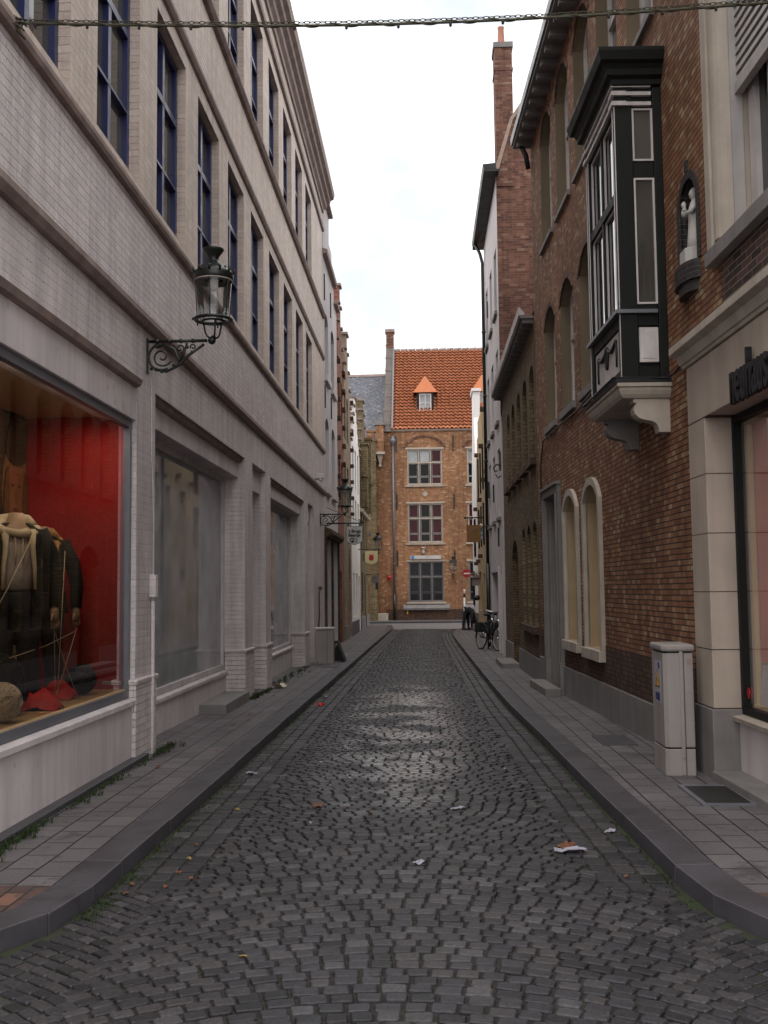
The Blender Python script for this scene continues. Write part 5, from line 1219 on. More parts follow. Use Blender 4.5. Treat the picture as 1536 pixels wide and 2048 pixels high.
# ---------------------------------------------------------------- the building closing the street
FW = Wall((0, 56, 0), (1, 0, 0), (0, -1, 0))
fb = thing('orange_roof_house', (1, 56, 0), 'orange brick house with steep orange tile roof closing the street', 'house')
cols_ = (-.86, 2.42, 5.7)
hs = []
for c in cols_:
    hs += [H(c, c + 1.92, .96, 3.14, .22), H(c, c + 1.92, 4.18, 6.32, .22), H(c, c + 1.92, 7.36, 9.32, .22)]
b = MB(); wall(b, FW, [(-2.1, -.5, 9, 10.42)], hs, .4); b.build('facade_wall', 'far_brick', fb)
b = MB(); b.box(-2.1, 9, 56.6, 66, -.5, 10.4); b.build('rear_block', 'far_brick', fb)
for c in cols_:
    for z0, z1, cur in ((.96, 3.14, 0), (4.18, 6.32, 1), (7.36, 9.32, 2)):
        fz = .62
        P3 = []
        for k in range(3):
            p0, p1 = k / 3 + .03, (k + 1) / 3 - .03
            for q0, q1, up_ in ((.03, .22, 0), (.24, fz - .03, 0), (fz + .03, .97, 1)):
                gm = 'far_glass'
                if cur == 1 and k != 1: gm = 'far_maroon'
                if cur == 2: gm = 'far_maroon' if k == 2 else ('paleglass' if up_ else 'far_glass')
                P3.append((p0, p1, q0, q1, gm))
        o = window(FW, fb, c + .003, c + 1.917, z0 + .003, z1 - .003, -.03, 'lightstone' if cur else 'greystone', fw=.06, ft=.12, vbars=((1 / 3, .065), (2 / 3, .065)), hbars=((fz, .075),), panes=P3)
        bb = MB()
        for (p0, p1, q0, q1, _) in P3:
            a0, a1, y0, y1 = c + 1.92 * p0 + .02, c + 1.92 * p1 - .02, z0 + (z1 - z0) * q0, z0 + (z1 - z0) * q1
            for r in ((a0, a0 + .018, y0, y1), (a1 - .018, a1, y0, y1), (a0 + .018, a1 - .018, y0, y0 + .02), (a0 + .018, a1 - .018, y1 - .02, y1)): bb.wbox(FW, r[0], r[1], r[2], r[3], -.135, -.09)
        bb.build('sash', 'signwhite' if cur else 'zinc', o)
        b = MB(); b.profile(FW, c - .12, c + 2.04, [(-.1, z0 - .12), (.08, z0 - .12), (.09, z0 - .04), (-.1, z0)]); b.build('window_sill', 'lightstone', fb)
        b = MB(); b.wbox(FW, c - .1, c + 2.02, z1 + .002, z1 + .09, -.03, .03); b.build('lintel', 'lightstone', fb)
    arch_band(c - .12, c + 2.04, 9.43, .56, .12, -.02, .05, 'old_brick', 'arch_band', None, fb, FW)
    b = MB(); b.profile(FW, c - .3, c + 2.22, [(-.02, .52), (.16, .52), (.18, .62), (.05, .80), (-.02, .82)]); b.build('ledge', 'greystone', fb)
    b = MB(); x = c + .96; b.prism([FW.P(x - .17, 6.85, .03), FW.P(x, 6.68, .03), FW.P(x + .17, 6.85, .03), FW.P(x, 7.02, .03)], -FW.n * .05); b.build('diamond_stone', 'lightstone', fb)
b = MB()
for x in (-1.45, 1.68, 4.9):
    for z in (9.2, 6.0, 2.9): b.wbox(FW, x - .035, x + .035, z, z + .85, 0, .05)
build_each(b, 'wall_anchor', 'iron', fb)
b = MB(); b.profile(FW, -2.1, 9.1, [(-.02, 10.3), (.08, 10.32), (.12, 10.42), (-.1, 10.44)]); b.build('eaves', 'ridge', fb)
sl_ = Vector((0, 5.0, 5.55)); ln_ = sl_.length
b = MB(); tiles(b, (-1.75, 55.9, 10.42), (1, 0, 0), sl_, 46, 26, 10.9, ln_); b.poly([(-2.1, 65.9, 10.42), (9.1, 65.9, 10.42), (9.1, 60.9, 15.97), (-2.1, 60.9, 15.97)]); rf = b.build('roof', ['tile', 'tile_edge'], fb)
b = MB()
for k in range(24): b.tube([(-1.7 + k * .46, 60.9, 15.98), (-1.7 + k * .46 + .43, 60.9, 16.0)], [.10, .115], 8)
b.build('ridge_tile', 'trim', rf)
b = MB(); b.prism([(-2.12, 55.75, 10.3), (-2.12, 61.2, 16.5), (-2.12, 61.2, 15.7), (-2.12, 56.6, 10.3)], (.42, 0, 0)); 
for k in range(7):
    f = .06 + k * .15; b.prism([(-2.14, 55.75 + 5.45 * f, 10.3 + 6.2 * f + .02), (-2.14, 55.75 + 5.45 * (f + .012), 10.3 + 6.2 * (f + .012) + .06), (-2.14, 55.75 + 5.45 * (f + .024), 10.3 + 6.2 * (f + .024) + .02)], (.46, 0, 0))
b.build('gable_parapet', 'parapet', fb)
b = MB(); b.prism([(-1.70, 55.75, 10.44), (-1.70, 60.9, 16.12), (-1.70, 60.9, 16.2), (-1.70, 55.75, 10.54)], (.09, 0, 0)); b.build('lead_flashing', 'zinc', fb)
b = MB(); b.box(-2.1, -1.66, 60.9, 61.5, 15.5, 17.15); c_ = b.build('chimney', 'old_brick', fb)
b = MB(); b.box(-2.16, -1.60, 60.84, 61.56, 17.15, 17.32); b.build('chimney_cap', 'trim', c_)
for xc in (.19, 3.42, 6.7):
    dm = MB(); y0 = 57.0
    for x0, x1 in ((xc - .48, xc - .34), (xc + .34, xc + .48)): dm.box(x0, x1, y0, 58.6, 11.3, 12.72)
    dm.box(xc - .34, xc + .34, y0, 58.6, 11.3, 11.52); dm.box(xc - .34, xc + .34, y0, 58.6, 12.6, 12.72)
    d_ = dm.build('dormer', 'blackwood', fb)
    b = MB(); b.faces([(xc - .68, y0 - .12, 12.66), (xc + .68, y0 - .12, 12.66), (xc, y0 + .55, 13.75), (xc - .68, 59.0, 12.66), (xc + .68, 59.0, 12.66), (xc, 59.2, 13.75)], [(0, 1, 2), (0, 2, 5, 3), (1, 4, 5, 2)]); b.build('dormer_roof', mat('smooth orange tile', (.46, .15, .06), .7, .12, 5) if xc < 1 else bpy.data.materials['smooth orange tile'], d_)
    DW = Wall((0, y0, 0), (1, 0, 0), (0, -1, 0)); b = MB()
    for r in ((-.34, -.28, 11.52, 12.6), (.28, .34, 11.52, 12.6), (-.28, .28, 11.52, 11.58), (-.28, .28, 12.54, 12.6), (-.02, .02, 11.58, 12.54), (-.28, -.02, 12.04, 12.08), (.02, .28, 12.04, 12.08)): b.wbox(DW, xc + r[0], xc + r[1], r[2], r[3], -.06, .0)
    b.build('dormer_window', 'whitepaint', d_); MB().poly([DW.P(xc - .34, 11.52, -.04), DW.P(xc + .34, 11.52, -.04), DW.P(xc + .34, 12.6, -.04), DW.P(xc - .34, 12.6, -.04)]).build('pane', 'paleglass', d_)
    b = MB(); b.box(xc - .56, xc + .56, y0 - .10, y0 - .02, 11.24, 11.32); b.box(xc - .58, xc - .485, y0 - .1, y0 + .3, 11.24, 11.55); b.box(xc + .485, xc + .58, y0 - .1, y0 + .3, 11.24, 11.55); b.build('dormer_flashing', 'signwhite', d_)
b = MB(); b.tube([(-1.63, 55.93, 9.6), (-1.63, 55.93, 1.4)], .06, 10); b.lathe((-1.63, 55.9, 9.55), [(.06, 0), (.08, .08), (.17, .2), (.17, .34), (.1, .36), (.09, .5)], 12)
for z in (3, 5, 7): b.lathe((-1.63, 55.93, z), [(.06, 0), (.075, .01), (.075, .06), (.06, .07)], 10)
dp = b.build('downpipe', 'zinc', fb); b = MB(); b.tube([(-1.63, 55.92, 1.4), (-1.63, 55.92, -.1)], .085, 10); b.build('pipe_foot', 'iron', dp)
b = MB(); b.wbox(FW, -.75, .93, 3.27, 3.47, .05, .09); s_ = b.build('name_board', 'signwhite', None, .004); tag(s_, 'long thin white board with a blue disc above the lowest cross window', 'sign')
b = MB(); b.prism([FW.P(-.62 + .085 * math.cos(k * math.pi / 8), 3.37 + .085 * math.sin(k * math.pi / 8), .096) for k in range(16)], -FW.n * .004); b.build('blue_disc', 'signblue', s_)
b = MB(); b.wbox(FW, -.46, .86, 3.345, 3.395, .0905, .093); b.build('faded_line', 'grey_white', s_)
b = MB(); b.lathe((-.03, 55.92, 3.55), [(.0, 0), (.06, .02), (.08, .12), (.05, .26), (.10, .30), (.14, .36), (.0, .38)], 12); b.build('wall_lamp', 'signwhite', fb)
b = MB(); b.wbox(FW, -2.09, 3.0, -.4, .55, -.02, .012); b.build('sooty_base', 'plinth_brick', fb)
tag(MB().box(-2.55, -1.98, 55.55, 55.98, -.1, .36).build('stone_block', 'lightstone', None, .02), 'pale stone block on the far pavement by the downpipe foot', 'block')
tag(MB().box(-.98, -.90, 55.93, 55.995, .3, .5).build('gas_marker', 'yellow', None), 'tiny yellow marker plate on the orange brick wall', 'marker')
b = MB(); b.box(-2.0 + .05, -1.9 + .05, 55.86, 55.99, 2.1, 2.4); b.ball((-1.9, 55.9, 2.3), .11, 10); tag(b.build('alarm_bell', 'signred'), 'small red alarm bell on the orange brick wall by the downpipe', 'bell')
# slate roofed wing to the left, with turret
sw = thing('slate_roof_house', (-6, 56, 0), 'brick house with grey slate roof beside the orange tiled roof', 'house')
b = MB(); wall(b, FW, [(-14, -.5, -2.105, 9.3)], [], .4); b.build('facade_wall', 'far_brick', sw)
b = MB(); b.poly([(-14, 55.9, 9.3), (-2.13, 55.9, 9.3), (-2.13, 61.5, 14.6), (-14, 61.5, 14.6)], 0, [(-14, 0), (-2.13, 0), (-2.13, 7.7), (-14, 7.7)]); b.poly([(-14, 67, 9.3), (-2.13, 67, 9.3), (-2.13, 61.5, 14.6), (-14, 61.5, 14.6)]); b.build('roof', 'slate', sw)
b = MB(); b.prism([(-14, 61.4, 14.55), (-14, 61.5, 14.72), (-14, 61.6, 14.55)], (11.87, 0, 0)); b.build('roof_ridge', 'trim', sw)
b = MB(); b.prism([FW.P(a, z, .12) for a, z in ((-4.9, 0), (-2.95, 0), (-2.95, 9.5), (-3.1, 10.1), (-3.7, 11.2), (-4.3, 12.3), (-4.9, 12.3))], -FW.n * .5); b.build('side_gable', 'far_brick', sw)
b = MB(); b.prism([FW.P(a, z, .16) for a, z in ((-2.9, 9.5), (-3.05, 10.12), (-3.66, 11.24), (-4.3, 12.4), (-4.3, 12.28), (-3.72, 11.16), (-3.14, 10.05), (-2.99, 9.5))], -FW.n * .6); b.build('gable_coping', 'trim', sw)
for a0, a1, z1 in ((-3.0, -2.62, 10.25), (-2.95, -2.55, 9.7)):
    b = MB(); b.wbox(FW, a0, a1, -.4, z1, .13, .5) if z1 > 10 else b.wbox(FW, a0, a1, -.4, z1, .51, .7); b.wbox(FW, a0 - .06, a1 + .06, z1, z1 + .1, .1 if z1 > 10 else .5, .54 if z1 > 10 else .75)
    for z in (8.6, 7.4, 6.2): b.wbox(FW, a0 - .04, a1 + .04, z, z + .09, .1 if z1 > 10 else .5, .53 if z1 > 10 else .73)
    build_each(b, 'buttress', 'olive_brick' if z1 < 10 else 'far_brick', sw)
b = MB(); b.box(-2.55, -2.12, 55.5, 55.99, 9.15, 10.62); tb = b.build('turret', 'far_brick', sw)
b = MB(); b.box(-2.62, -2.05, 55.43, 56.05, 10.62, 10.74); b.prism([(-2.55, 55.5, 10.74), (-2.12, 55.5, 10.74), (-2.335, 55.5, 11.15)], (0, .49, 0)); b.ball((-2.335, 55.75, 11.35), .09, 10); b.build('turret_cap', 'greystone', tb)
b = MB(); b.box(-2.6, -2.07, 55.45, 55.99, 9.02, 9.15); b.prism([(-2.5, 55.6, 9.02), (-2.17, 55.6, 9.02), (-2.3, 55.75, 8.5), (-2.37, 55.75, 8.5)], (0, .38, 0)); b.box(-2.40, -2.27, 55.7, 55.95, 8.36, 8.5); b.build('turret_corbel', 'lightstone', tb)

# ---------------------------------------------------------------- signs
def shield(c, w, h, y, kind, label, m, edge):
    t = thing('hanging_sign', (c[0], y, c[1]), label, 'sign')
    n = 12; pts = [(-w / 2, h * .5), (-w * .42, h * .47), (w * .42, h * .47), (w / 2, h * .5)]
    for k in range(n + 1):
        q = k / n; x = w / 2 - w * q; pts.append((x, -h * .36 - h * .14 * (1 - abs(2 * q - 1) ** 1.0) - .0 + (.02 if 0 < k < n else .06)))
    P3 = [Vector((c[0] + a, y, c[1] + z)) for a, z in pts]
    b = MB(); b.prism(P3, (0, .03, 0)); b.build('board', m, t)
    b = MB(); b.tube([p + Vector((0, .015, 0)) for p in P3], .013, 6, closed=True); b.build('rim', edge, t)
    return t
t = shield((-1.925, 3.15), .44, .54, 28.4, 0, 'white shield shaped cafe sign with black lettering under the lantern', 'signwhite', 'black')
for tx_, sz, z in (("\u2019t Brugs", .125, 3.235), ('Beertje', .125, 3.125)):
    text_mesh('lettering', tx_, sz, face_mtx((-1.925, 28.394, z), (1, 0, 0)), 'black', t, .003, .92, .004)
b = MB(); b.tube([(-1.99 + .055 * math.cos(q * math.pi / 8) , 28.392, 3.03 + .055 * math.sin(q * math.pi / 8)) for q in range(13)], .011, 6); b.ball((-1.97, 28.39, 2.99), .032, 8, 0, (1, .3, 1)); b.tube([(-1.90, 28.392, 3.06), (-1.85, 28.392, 3.05), (-1.86, 28.392, 2.98), (-1.91, 28.392, 2.97)], .009, 6); b.build('emblem', 'black', t)
b = MB(); b.tube([(-2.7, 28.42, 3.5), (-1.68, 28.42, 3.5)], .022, 8); b.tube([(-2.7, 28.42, 3.95), (-1.68, 28.42, 3.5)], .008, 5)
for x in (-2.1, -1.78): b.tube([(x, 28.42, 3.5), (x, 28.42, 3.39)], .02, 6)
b.prism([(-1.76, 28.40, 3.5), (-1.62, 28.40, 3.5), (-1.80, 28.40, 3.62)], (0, .04, 0)); b.build('bracket', 'iron', t)
t = shield((-2.16, 2.95), .49, .56, 42.0, 1, 'cream yellow shield sign with a dark red emblem', 'signcream', 'signcream')
b = MB(); b.ball((-2.16, 41.985, 2.94), .10, 12, 0, (1, .2, 1)); 
for dx in (-.07, 0, .07): b.tube([(-2.16 + dx * .6, 41.985, 3.0), (-2.16 + dx * 1.2, 41.985, 3.1)], [.035, .01], 6)
b.build('emblem', 'signred', t)
b = MB(); b.tube([(-2.7, 42.02, 3.3), (-1.85, 42.02, 3.3)], .02, 6); b.tube([(-2.3, 42.02, 3.3), (-2.3, 42.02, 3.2)], .012, 5); b.tube([(-2.02, 42.02, 3.3), (-2.02, 42.02, 3.2)], .012, 5); b.build('bracket', 'iron', t)
t = thing('hanging_sign', (-2.4, 47, 2.1), 'small square grey green sign hanging beyond the cream shield sign', 'sign')
b = MB(); b.box(-2.42, -2.10, 47.0, 47.05, 1.96, 2.28); b.build('board', 'greystone', t, .004); b = MB(); b.tube([(-2.7, 47.02, 2.33), (-2.06, 47.02, 2.33)], .02, 6); b.build('bracket', 'iron', t); b = MB(); b.box(-2.25, -2.12, 47.03, 47.2, 1.65, 1.97); b.build('lamp_housing', 'iron', t)
t = thing('hanging_sign', (1.76, 36, 3.56), 'square rusty brown hanging sign with a curled emblem', 'sign')
b = MB(); b.prism([(1.50, 36, 3.87), (2.01, 36, 3.87), (2.0, 36, 3.27), (1.80, 36, 3.27), (1.755, 36, 3.24), (1.71, 36, 3.27), (1.51, 36, 3.27)], (0, .04, 0)); b.build('board', 'signbrown', t)
b = MB(); b.tube([(1.76 + .05 * math.sin(q * .55) * (1 if q < 9 else 1), 35.99, 3.76 - .011 * q) for q in range(15)], .012, 6); b.build('emblem', 'greystone', t)
b = MB(); b.tube([(2.1, 36.02, 4.13), (1.45, 36.02, 4.13)], .022, 6); b.ball((1.45, 36.02, 4.13), .045, 8); b.ball((1.7, 36.02, 4.13), .04, 8); b.tube([(1.55, 36.02, 4.13), (1.55, 36.02, 3.87)], .008, 5); b.tube([(1.97, 36.02, 4.13), (1.97, 36.02, 3.87)], .008, 5); b.build('bracket', 'iron', t)
t = thing('hanging_sign', (2.05, 36.6, 3.5), 'narrow blue and white sign tucked behind the rusty brown sign', 'sign')
b = MB(); b.box(1.98, 2.10, 36.6, 36.66, 3.35, 3.75); b.build('board', 'signblue', t); b = MB()
for z in (3.42, 3.58): b.box(2.0, 2.09, 36.594, 36.60, z, z + .07)
b.ball((2.05, 36.63, 3.86), .09, 10); b.build('white_mark', 'signwhite', t)
t = thing('no_entry_sign', (1.78, 42.6, 2.27), 'round red no entry sign with white bar on the white corner house', 'sign')
b = MB(); b.prism([(1.76 + .175 * math.cos(k * math.pi / 12), 42.6, 2.27 + .175 * math.sin(k * math.pi / 12)) for k in range(24)], (0, .015, 0)); b.build('disc', 'signred', t)
b = MB(); b.box(1.63, 1.89, 42.592, 42.6, 2.24, 2.30); b.build('white_bar', 'bright_white', t)
b = MB(); b.tube([(1.76, 42.63, 2.27), (2.24, 42.63, 2.27)], .015, 6); b.build('arm', 'zinc', t)
t = thing('marker_post', (1.67, 43.2, -.05), 'thin white post with dark band behind the bending person', 'post')
b = MB(); b.tube([(1.67, 43.2, -.08), (1.67, 43.2, 1.30)], .045, 10); b.tube([(1.67, 43.2, 1.40), (1.67, 43.2, 1.62)], .045, 10); b.build('post', 'bright_white', t); b = MB(); b.tube([(1.67, 43.2, 1.295), (1.67, 43.2, 1.405)], .052, 10); b.build('band', 'plinth_brick', t)
t = thing('mailbox', (2.05, 38.6, 2.0), 'small weathered lantern box on the yellowish plaster house', 'box')
b = MB(); b.box(1.80, 2.1, 38.5, 38.75, 1.75, 2.05); b.prism([(1.74, 38.45, 2.05), (2.12, 38.45, 2.05), (1.95, 38.45, 2.2)], (0, .35, 0)); b.build('box', 'trim', t); b = MB(); b.ball((1.95, 38.6, 1.3), .13, 10, 0, (1, 1, .8)); b.build('bowl', 'iron', t)

# ---------------------------------------------------------------- cabinets
t = thing('utility_cabinet', (2.1, 8.85, .1), 'tall dirty grey utility cabinet with warning sticker by the stone pilaster', 'cabinet')
b = MB(); z0 = .09
def ccab(x0, x1, y0, y1, za, zb, c): return [(x0 + c, y0, za), (x1, y0, za), (x1, y1, za), (x0, y1, za), (x0, y0 + c, za)], Vector((0, 0, zb - za))
p, o_ = ccab(1.972, 2.215, 8.66, 9.1, z0, .31, .03); b.prism(p, o_); p, o_ = ccab(1.972, 2.215, 8.66, 9.1, .322, 1.095, .03); b.prism(p, o_); b.build('body', 'cabinet', t, .008)
b = MB(); p, o_ = ccab(1.982, 2.208, 8.672, 9.09, .31, .322, .03); b.prism(p, o_); p, o_ = ccab(1.982, 2.208, 8.672, 9.09, 1.095, 1.11, .03); b.prism(p, o_); b.box(2.135, 2.139, 8.657, 8.665, .1, 1.1); b.build('joint', 'black', t)
b = MB(); p, o_ = ccab(1.958, 2.229, 8.645, 9.115, 1.11, 1.168, .035); b.prism(p, o_); b.build('lid', 'cabinet', t, .018)
b = MB(); b.box(2.10, 2.13, 8.652, 8.66, .1, 1.11); b.build('corner_strip', 'cabinet', t, .003)
CW = Wall((1.972, 0, 0), (0, -1, 0), (-1, 0, 0))
s_ = MB().wbox(CW, -8.99, -8.78, .67, 1.02, 0, .003).build('warning_sticker', 'paper', t)
MB().prism([CW.P(-8.97, .80, .005), CW.P(-8.81, .80, .005), CW.P(-8.89, .955, .005)], -CW.n * .002).build('triangle_border', 'black', s_)
MB().prism([CW.P(-8.95, .812, .007), CW.P(-8.83, .812, .007), CW.P(-8.89, .93, .007)], -CW.n * .002).build('warning_triangle', 'yellow', s_)
MB().prism([CW.P(-8.885, .90, .009), CW.P(-8.905, .86, .009), CW.P(-8.89, .862, .009), CW.P(-8.897, .825, .009), CW.P(-8.872, .87, .009), CW.P(-8.888, .868, .009)], -CW.n * .002).build('lightning_mark', 'black', s_)
MB().wbox(CW, -8.96, -8.81, .69, .755, .003, .005).build('blue_label', 'darkblue', s_)
MB().wbox(CW, -8.85, -8.79, .96, 1.01, .003, .005).build('blue_label', 'darkblue', s_)
b = MB(); b.box(2.16, 2.20, 8.657, 8.662, 1.0, 1.05); b.build('faded_print', 'trim', t)
t = thing('utility_cabinet', (-2.35, 24.15, 0), 'low white utility cabinet at the end of the white building', 'cabinet')
b = MB(); b.box(-2.56, -2.14, 24.0, 24.3, -.08, .72); b.build('body', 'cabinet', t, .012); b = MB(); b.box(-2.58, -2.12, 23.98, 24.32, .73, .78); b.build('lid', 'whitepaint', t, .012); b = MB(); b.box(-2.285, -2.28, 23.995, 24.0, -.05, .71); b.build('door_gap', 'black', t)
t = thing('folding_board', (-2.0, 24.55, -.05), 'black folding pavement board standing behind the low white cabinet', 'board')
b = MB(); b.prism([(-2.125, 24.4, .44), (-2.09, 24.4, .44), (-1.90, 24.4, -.06), (-1.935, 24.4, -.06)], (0, .55, 0)); b.prism([(-2.125, 24.4, .44), (-2.16, 24.4, .44), (-2.35, 24.4, -.06), (-2.315, 24.4, -.06)], (0, .55, 0)); b.build('panel', 'black', t, .004); b = MB(); b.poly([(-2.1, 24.42, .36), (-1.94, 24.42, -.03), (-2.3, 24.42, -.03)]); b.build('side_cloth', 'black_cloth', t)

# ---------------------------------------------------------------- bicycles
def make_bike(label):
    t = thing('bicycle', (0, 0, 0), label, 'bicycle', 'parked bicycles'); RW2 = .34
    def wheel(y):
        b = MB(); b.tube([(0, y + RW2 * math.cos(k * math.pi / 16), RW2 + RW2 * math.sin(k * math.pi / 16)) for k in range(32)], .021, 8, closed=True); w_ = b.build('wheel', 'rubber', t)
        b = MB(); b.tube([(0, y + .315 * math.cos(k * math.pi / 16), RW2 + .315 * math.sin(k * math.pi / 16)) for k in range(32)], .010, 6, closed=True)
        for k in range(18): b.tube([(.02 * (-1) ** k, y, RW2), (0, y + .31 * math.cos(k * math.pi / 9), RW2 + .31 * math.sin(k * math.pi / 9))], .0022, 4)
        b.tube([(-.05, y, RW2), (.05, y, RW2)], .022, 8); b.build('rim_and_spokes', 'chrome', w_)
        b = MB(); b.tube([(0, y + .375 * math.cos(q), RW2 + .375 * math.sin(q)) for q in [math.radians(-10 + 18 * k) for k in range(11)]], .024, 6); b.build('mudguard', 'black', t)
    wheel(-.54); wheel(.54)
    b = MB(); A, B, C_, D = (0, .10, .30), (0, .24, .84), (0, -.36, .80), (0, -.39, .62)
    for p, q, r in ((A, D, .018), (A, B, .016), (D, (0, .17, .56), .016), (C_, (0, -.41, .58), .019), (A, (.05, .54, .34), .011), (A, (-.05, .54, .34), .011), ((0, .2, .68), (.05, .54, .34), .009), ((0, .2, .68), (-.05, .54, .34), .009), ((0, -.41, .58), (.05, -.54, .34), .012), ((0, -.41, .58), (-.05, -.54, .34), .012)): b.tube([p, q], r, 8)
    b.build('bicycle_frame', 'black', t)
    b = MB(); b.tube([(0, -.36, .80), (0, -.34, 1.0), (0, -.36, 1.03)], .014, 8); b.tube([(-.28, -.12, 1.0), (-.29, -.2, 1.02), (-.22, -.33, 1.05), (0, -.37, 1.03), (.22, -.33, 1.05), (.29, -.2, 1.02), (.28, -.12, 1.0)], .013, 8); b.build('handlebar', 'chrome', t)
    b = MB(); b.tube([(0, .24, .8), (0, .26, .94)], .013, 8); b.loft([(0, .30, .93, .08, .13), (0, .29, .965, .10, .14), (0, .29, .99, .085, .13), (0, .28, 1.0, .03, .08)], 14); b.loft([(0, .13, .95, .028, .07), (0, .13, .975, .03, .08), (0, .14, .985, .015, .05)], 10); b.build('saddle', 'rubber', t)
    b = MB(); b.ball((0, -.45, .80), .055, 10); b.build('headlight', 'chrome', t)
    b = MB()
    for x in (-.06, 0, .06): b.tube([(x, .36, .74), (x, .86, .74)], .007, 5)
    for y in (.38, .62, .84): b.tube([(-.07, y, .742), (.07, y, .742)], .007, 5)
    for x in (-.06, .06): b.tube([(x, .74, .74), (x * .8, .56, .36)], .006, 5)
    b.build('carrier', 'black', t)
    b = MB(); b.box(-.15, -.06, .45, .75, .46, .74); b.box(.06, .15, .45, .75, .46, .74); b.build('pannier_bag', 'black_cloth', t, .02)
    b = MB(); b.tube([(0, .10, .30), (.0, .10, .30)], .05); b.tube([(.07 , .10 + .1 * math.cos(k * math.pi / 8), .30 + .1 * math.sin(k * math.pi / 8)) for k in range(16)], .008, 5, closed=True); b.tube([(.07, .10, .30), (.09, .03, .15)], .01, 6); b.tube([(.07, .02, .145), (.15, .02, .145)], .012, 6); b.tube([(-.07, .10, .30), (-.09, .17, .45)], .01, 6); b.tube([(-.15, .18, .455), (-.07, .18, .455)], .012, 6); b.build('crank', 'chrome', t)
    return t
bk = make_bike('black bicycle with pannier bags standing clear of the wall'); bk.location = (1.76, 28.6, g(28.8) + .105); bk.rotation_euler = (0, math.radians(6), math.radians(22))
b2 = copy_tree(bk); b2.location = (1.84, 29.9, g(29.6) + .105); b2.rotation_euler = (0, math.radians(9), math.radians(-6)); b2['label'] = 'second dark bicycle leaning on the pale grey house wall'

# ---------------------------------------------------------------- bending person
def skin(name, pts, edges, rad, m, parent, root=0):
    me = bpy.data.meshes.new(name); me.from_pydata([tuple(Vector(p) - WLOC[parent.name]) for p in pts], edges, []); me.materials.append(M[m])
    o = bpy.data.objects.new(name, me); COL.objects.link(o); o.parent = parent; WLOC[o.name] = WLOC[parent.name]
    sk = o.modifiers.new('skin', 'SKIN'); sk.use_smooth_shade = True
    for i, r in enumerate(rad): me.skin_vertices[0].data[i].radius = (r, r) if not isinstance(r, tuple) else r
    me.skin_vertices[0].data[root].use_root = True
    o.modifiers.new('sub', 'SUBSURF').levels = 2; o.modifiers['sub'].render_levels = 2
    return o
pz = g(42.5) + .105; px, py = 1.66, 42.45
t = thing('person', (px, py, pz), 'person in dark clothes bending over at the street corner', 'person')
Q = lambda x, y, z: (px + x, py + y, pz + z)
pts = [Q(-.02, 0, .80), Q(.02, -.09, .76), Q(-.06, -.10, .42), Q(-.10, -.10, .07), Q(0, -.11, .03), Q(.03, .09, .76), Q(.12, .10, .44), Q(.13, .10, .07), Q(.24, .11, .03), Q(.14, 0, .83), Q(.27, 0, .72), Q(.33, 0, .60), Q(.36, 0, .52), Q(.38, 0, .42), Q(.36, 0, .33), Q(.28, -.17, .60), Q(.26, -.19, .38), Q(.24, -.14, .17), Q(.28, .17, .60), Q(.30, .19, .38), Q(.28, .15, .18), Q(.25, -.13, .10), Q(.30, .14, .11)]
ed = [(0, 1), (1, 2), (2, 3), (3, 4), (0, 5), (5, 6), (6, 7), (7, 8), (0, 9), (9, 10), (10, 11), (11, 12), (12, 13), (13, 14), (11, 15), (15, 16), (16, 17), (11, 18), (18, 19), (19, 20), (17, 21), (20, 22)]
rd = [.14, .105, .075, .05, .045, .105, .075, .05, .045, .145, .15, .12, .055, .085, .075, .065, .05, .035, .065, .05, .035, .03, .03]
skin('body', pts, ed, rd, 'trouser', t)
pts2 = [Q(.0, 0, .81), Q(.14, 0, .84), Q(.27, 0, .73), Q(.32, 0, .62), Q(.28, -.18, .60), Q(.26, -.20, .38), Q(.245, -.15, .20), Q(.28, .18, .60), Q(.30, .20, .38), Q(.285, .16, .21)]
skin('jacket', pts2, [(0, 1), (1, 2), (2, 3), (3, 4), (4, 5), (5, 6), (3, 7), (7, 8), (8, 9)], [.15, .165, .17, .13, .08, .062, .048, .08, .062, .048], 'black_cloth', t, 1)
b = MB(); b.ball(Q(.375, 0, .38), .105, 14, 0, (1, .85, 1.05)); b.build('hair', 'black', t)
for s_, hx, hy in ((-1, .25, -.13), (1, .30, .14)):
    b = MB(); b.ball(Q(hx + .01, hy, .09), .03, 8, 0, (1, .6, 1.3))
    for k in range(4): b.tube([Q(hx - .01 + .014 * k, hy, .07), Q(hx + .0 + .015 * k, hy + .01, .035), Q(hx + .002 + .015 * k, hy + .012, .012 + .006 * abs(k - 1.5))], [.009, .008, .006], 5)
    b.tube([Q(hx - .02, hy + .01, .095), Q(hx - .035, hy + .02, .065), Q(hx - .03, hy + .02, .045)], [.01, .009, .006], 5); b.build('hand', 'skin', t)
for x, y in ((-.09, -.10), (.15, .10)):
    b = MB(); b.loft([Q(x + .05, y, .0) + (.13, .05), Q(x + .05, y, .03) + (.13, .05), Q(x + .02, y, .07) + (.08, .05), Q(x - .01, y, .11) + (.055, .05)], 12); b.build('shoe', 'rubber', t)

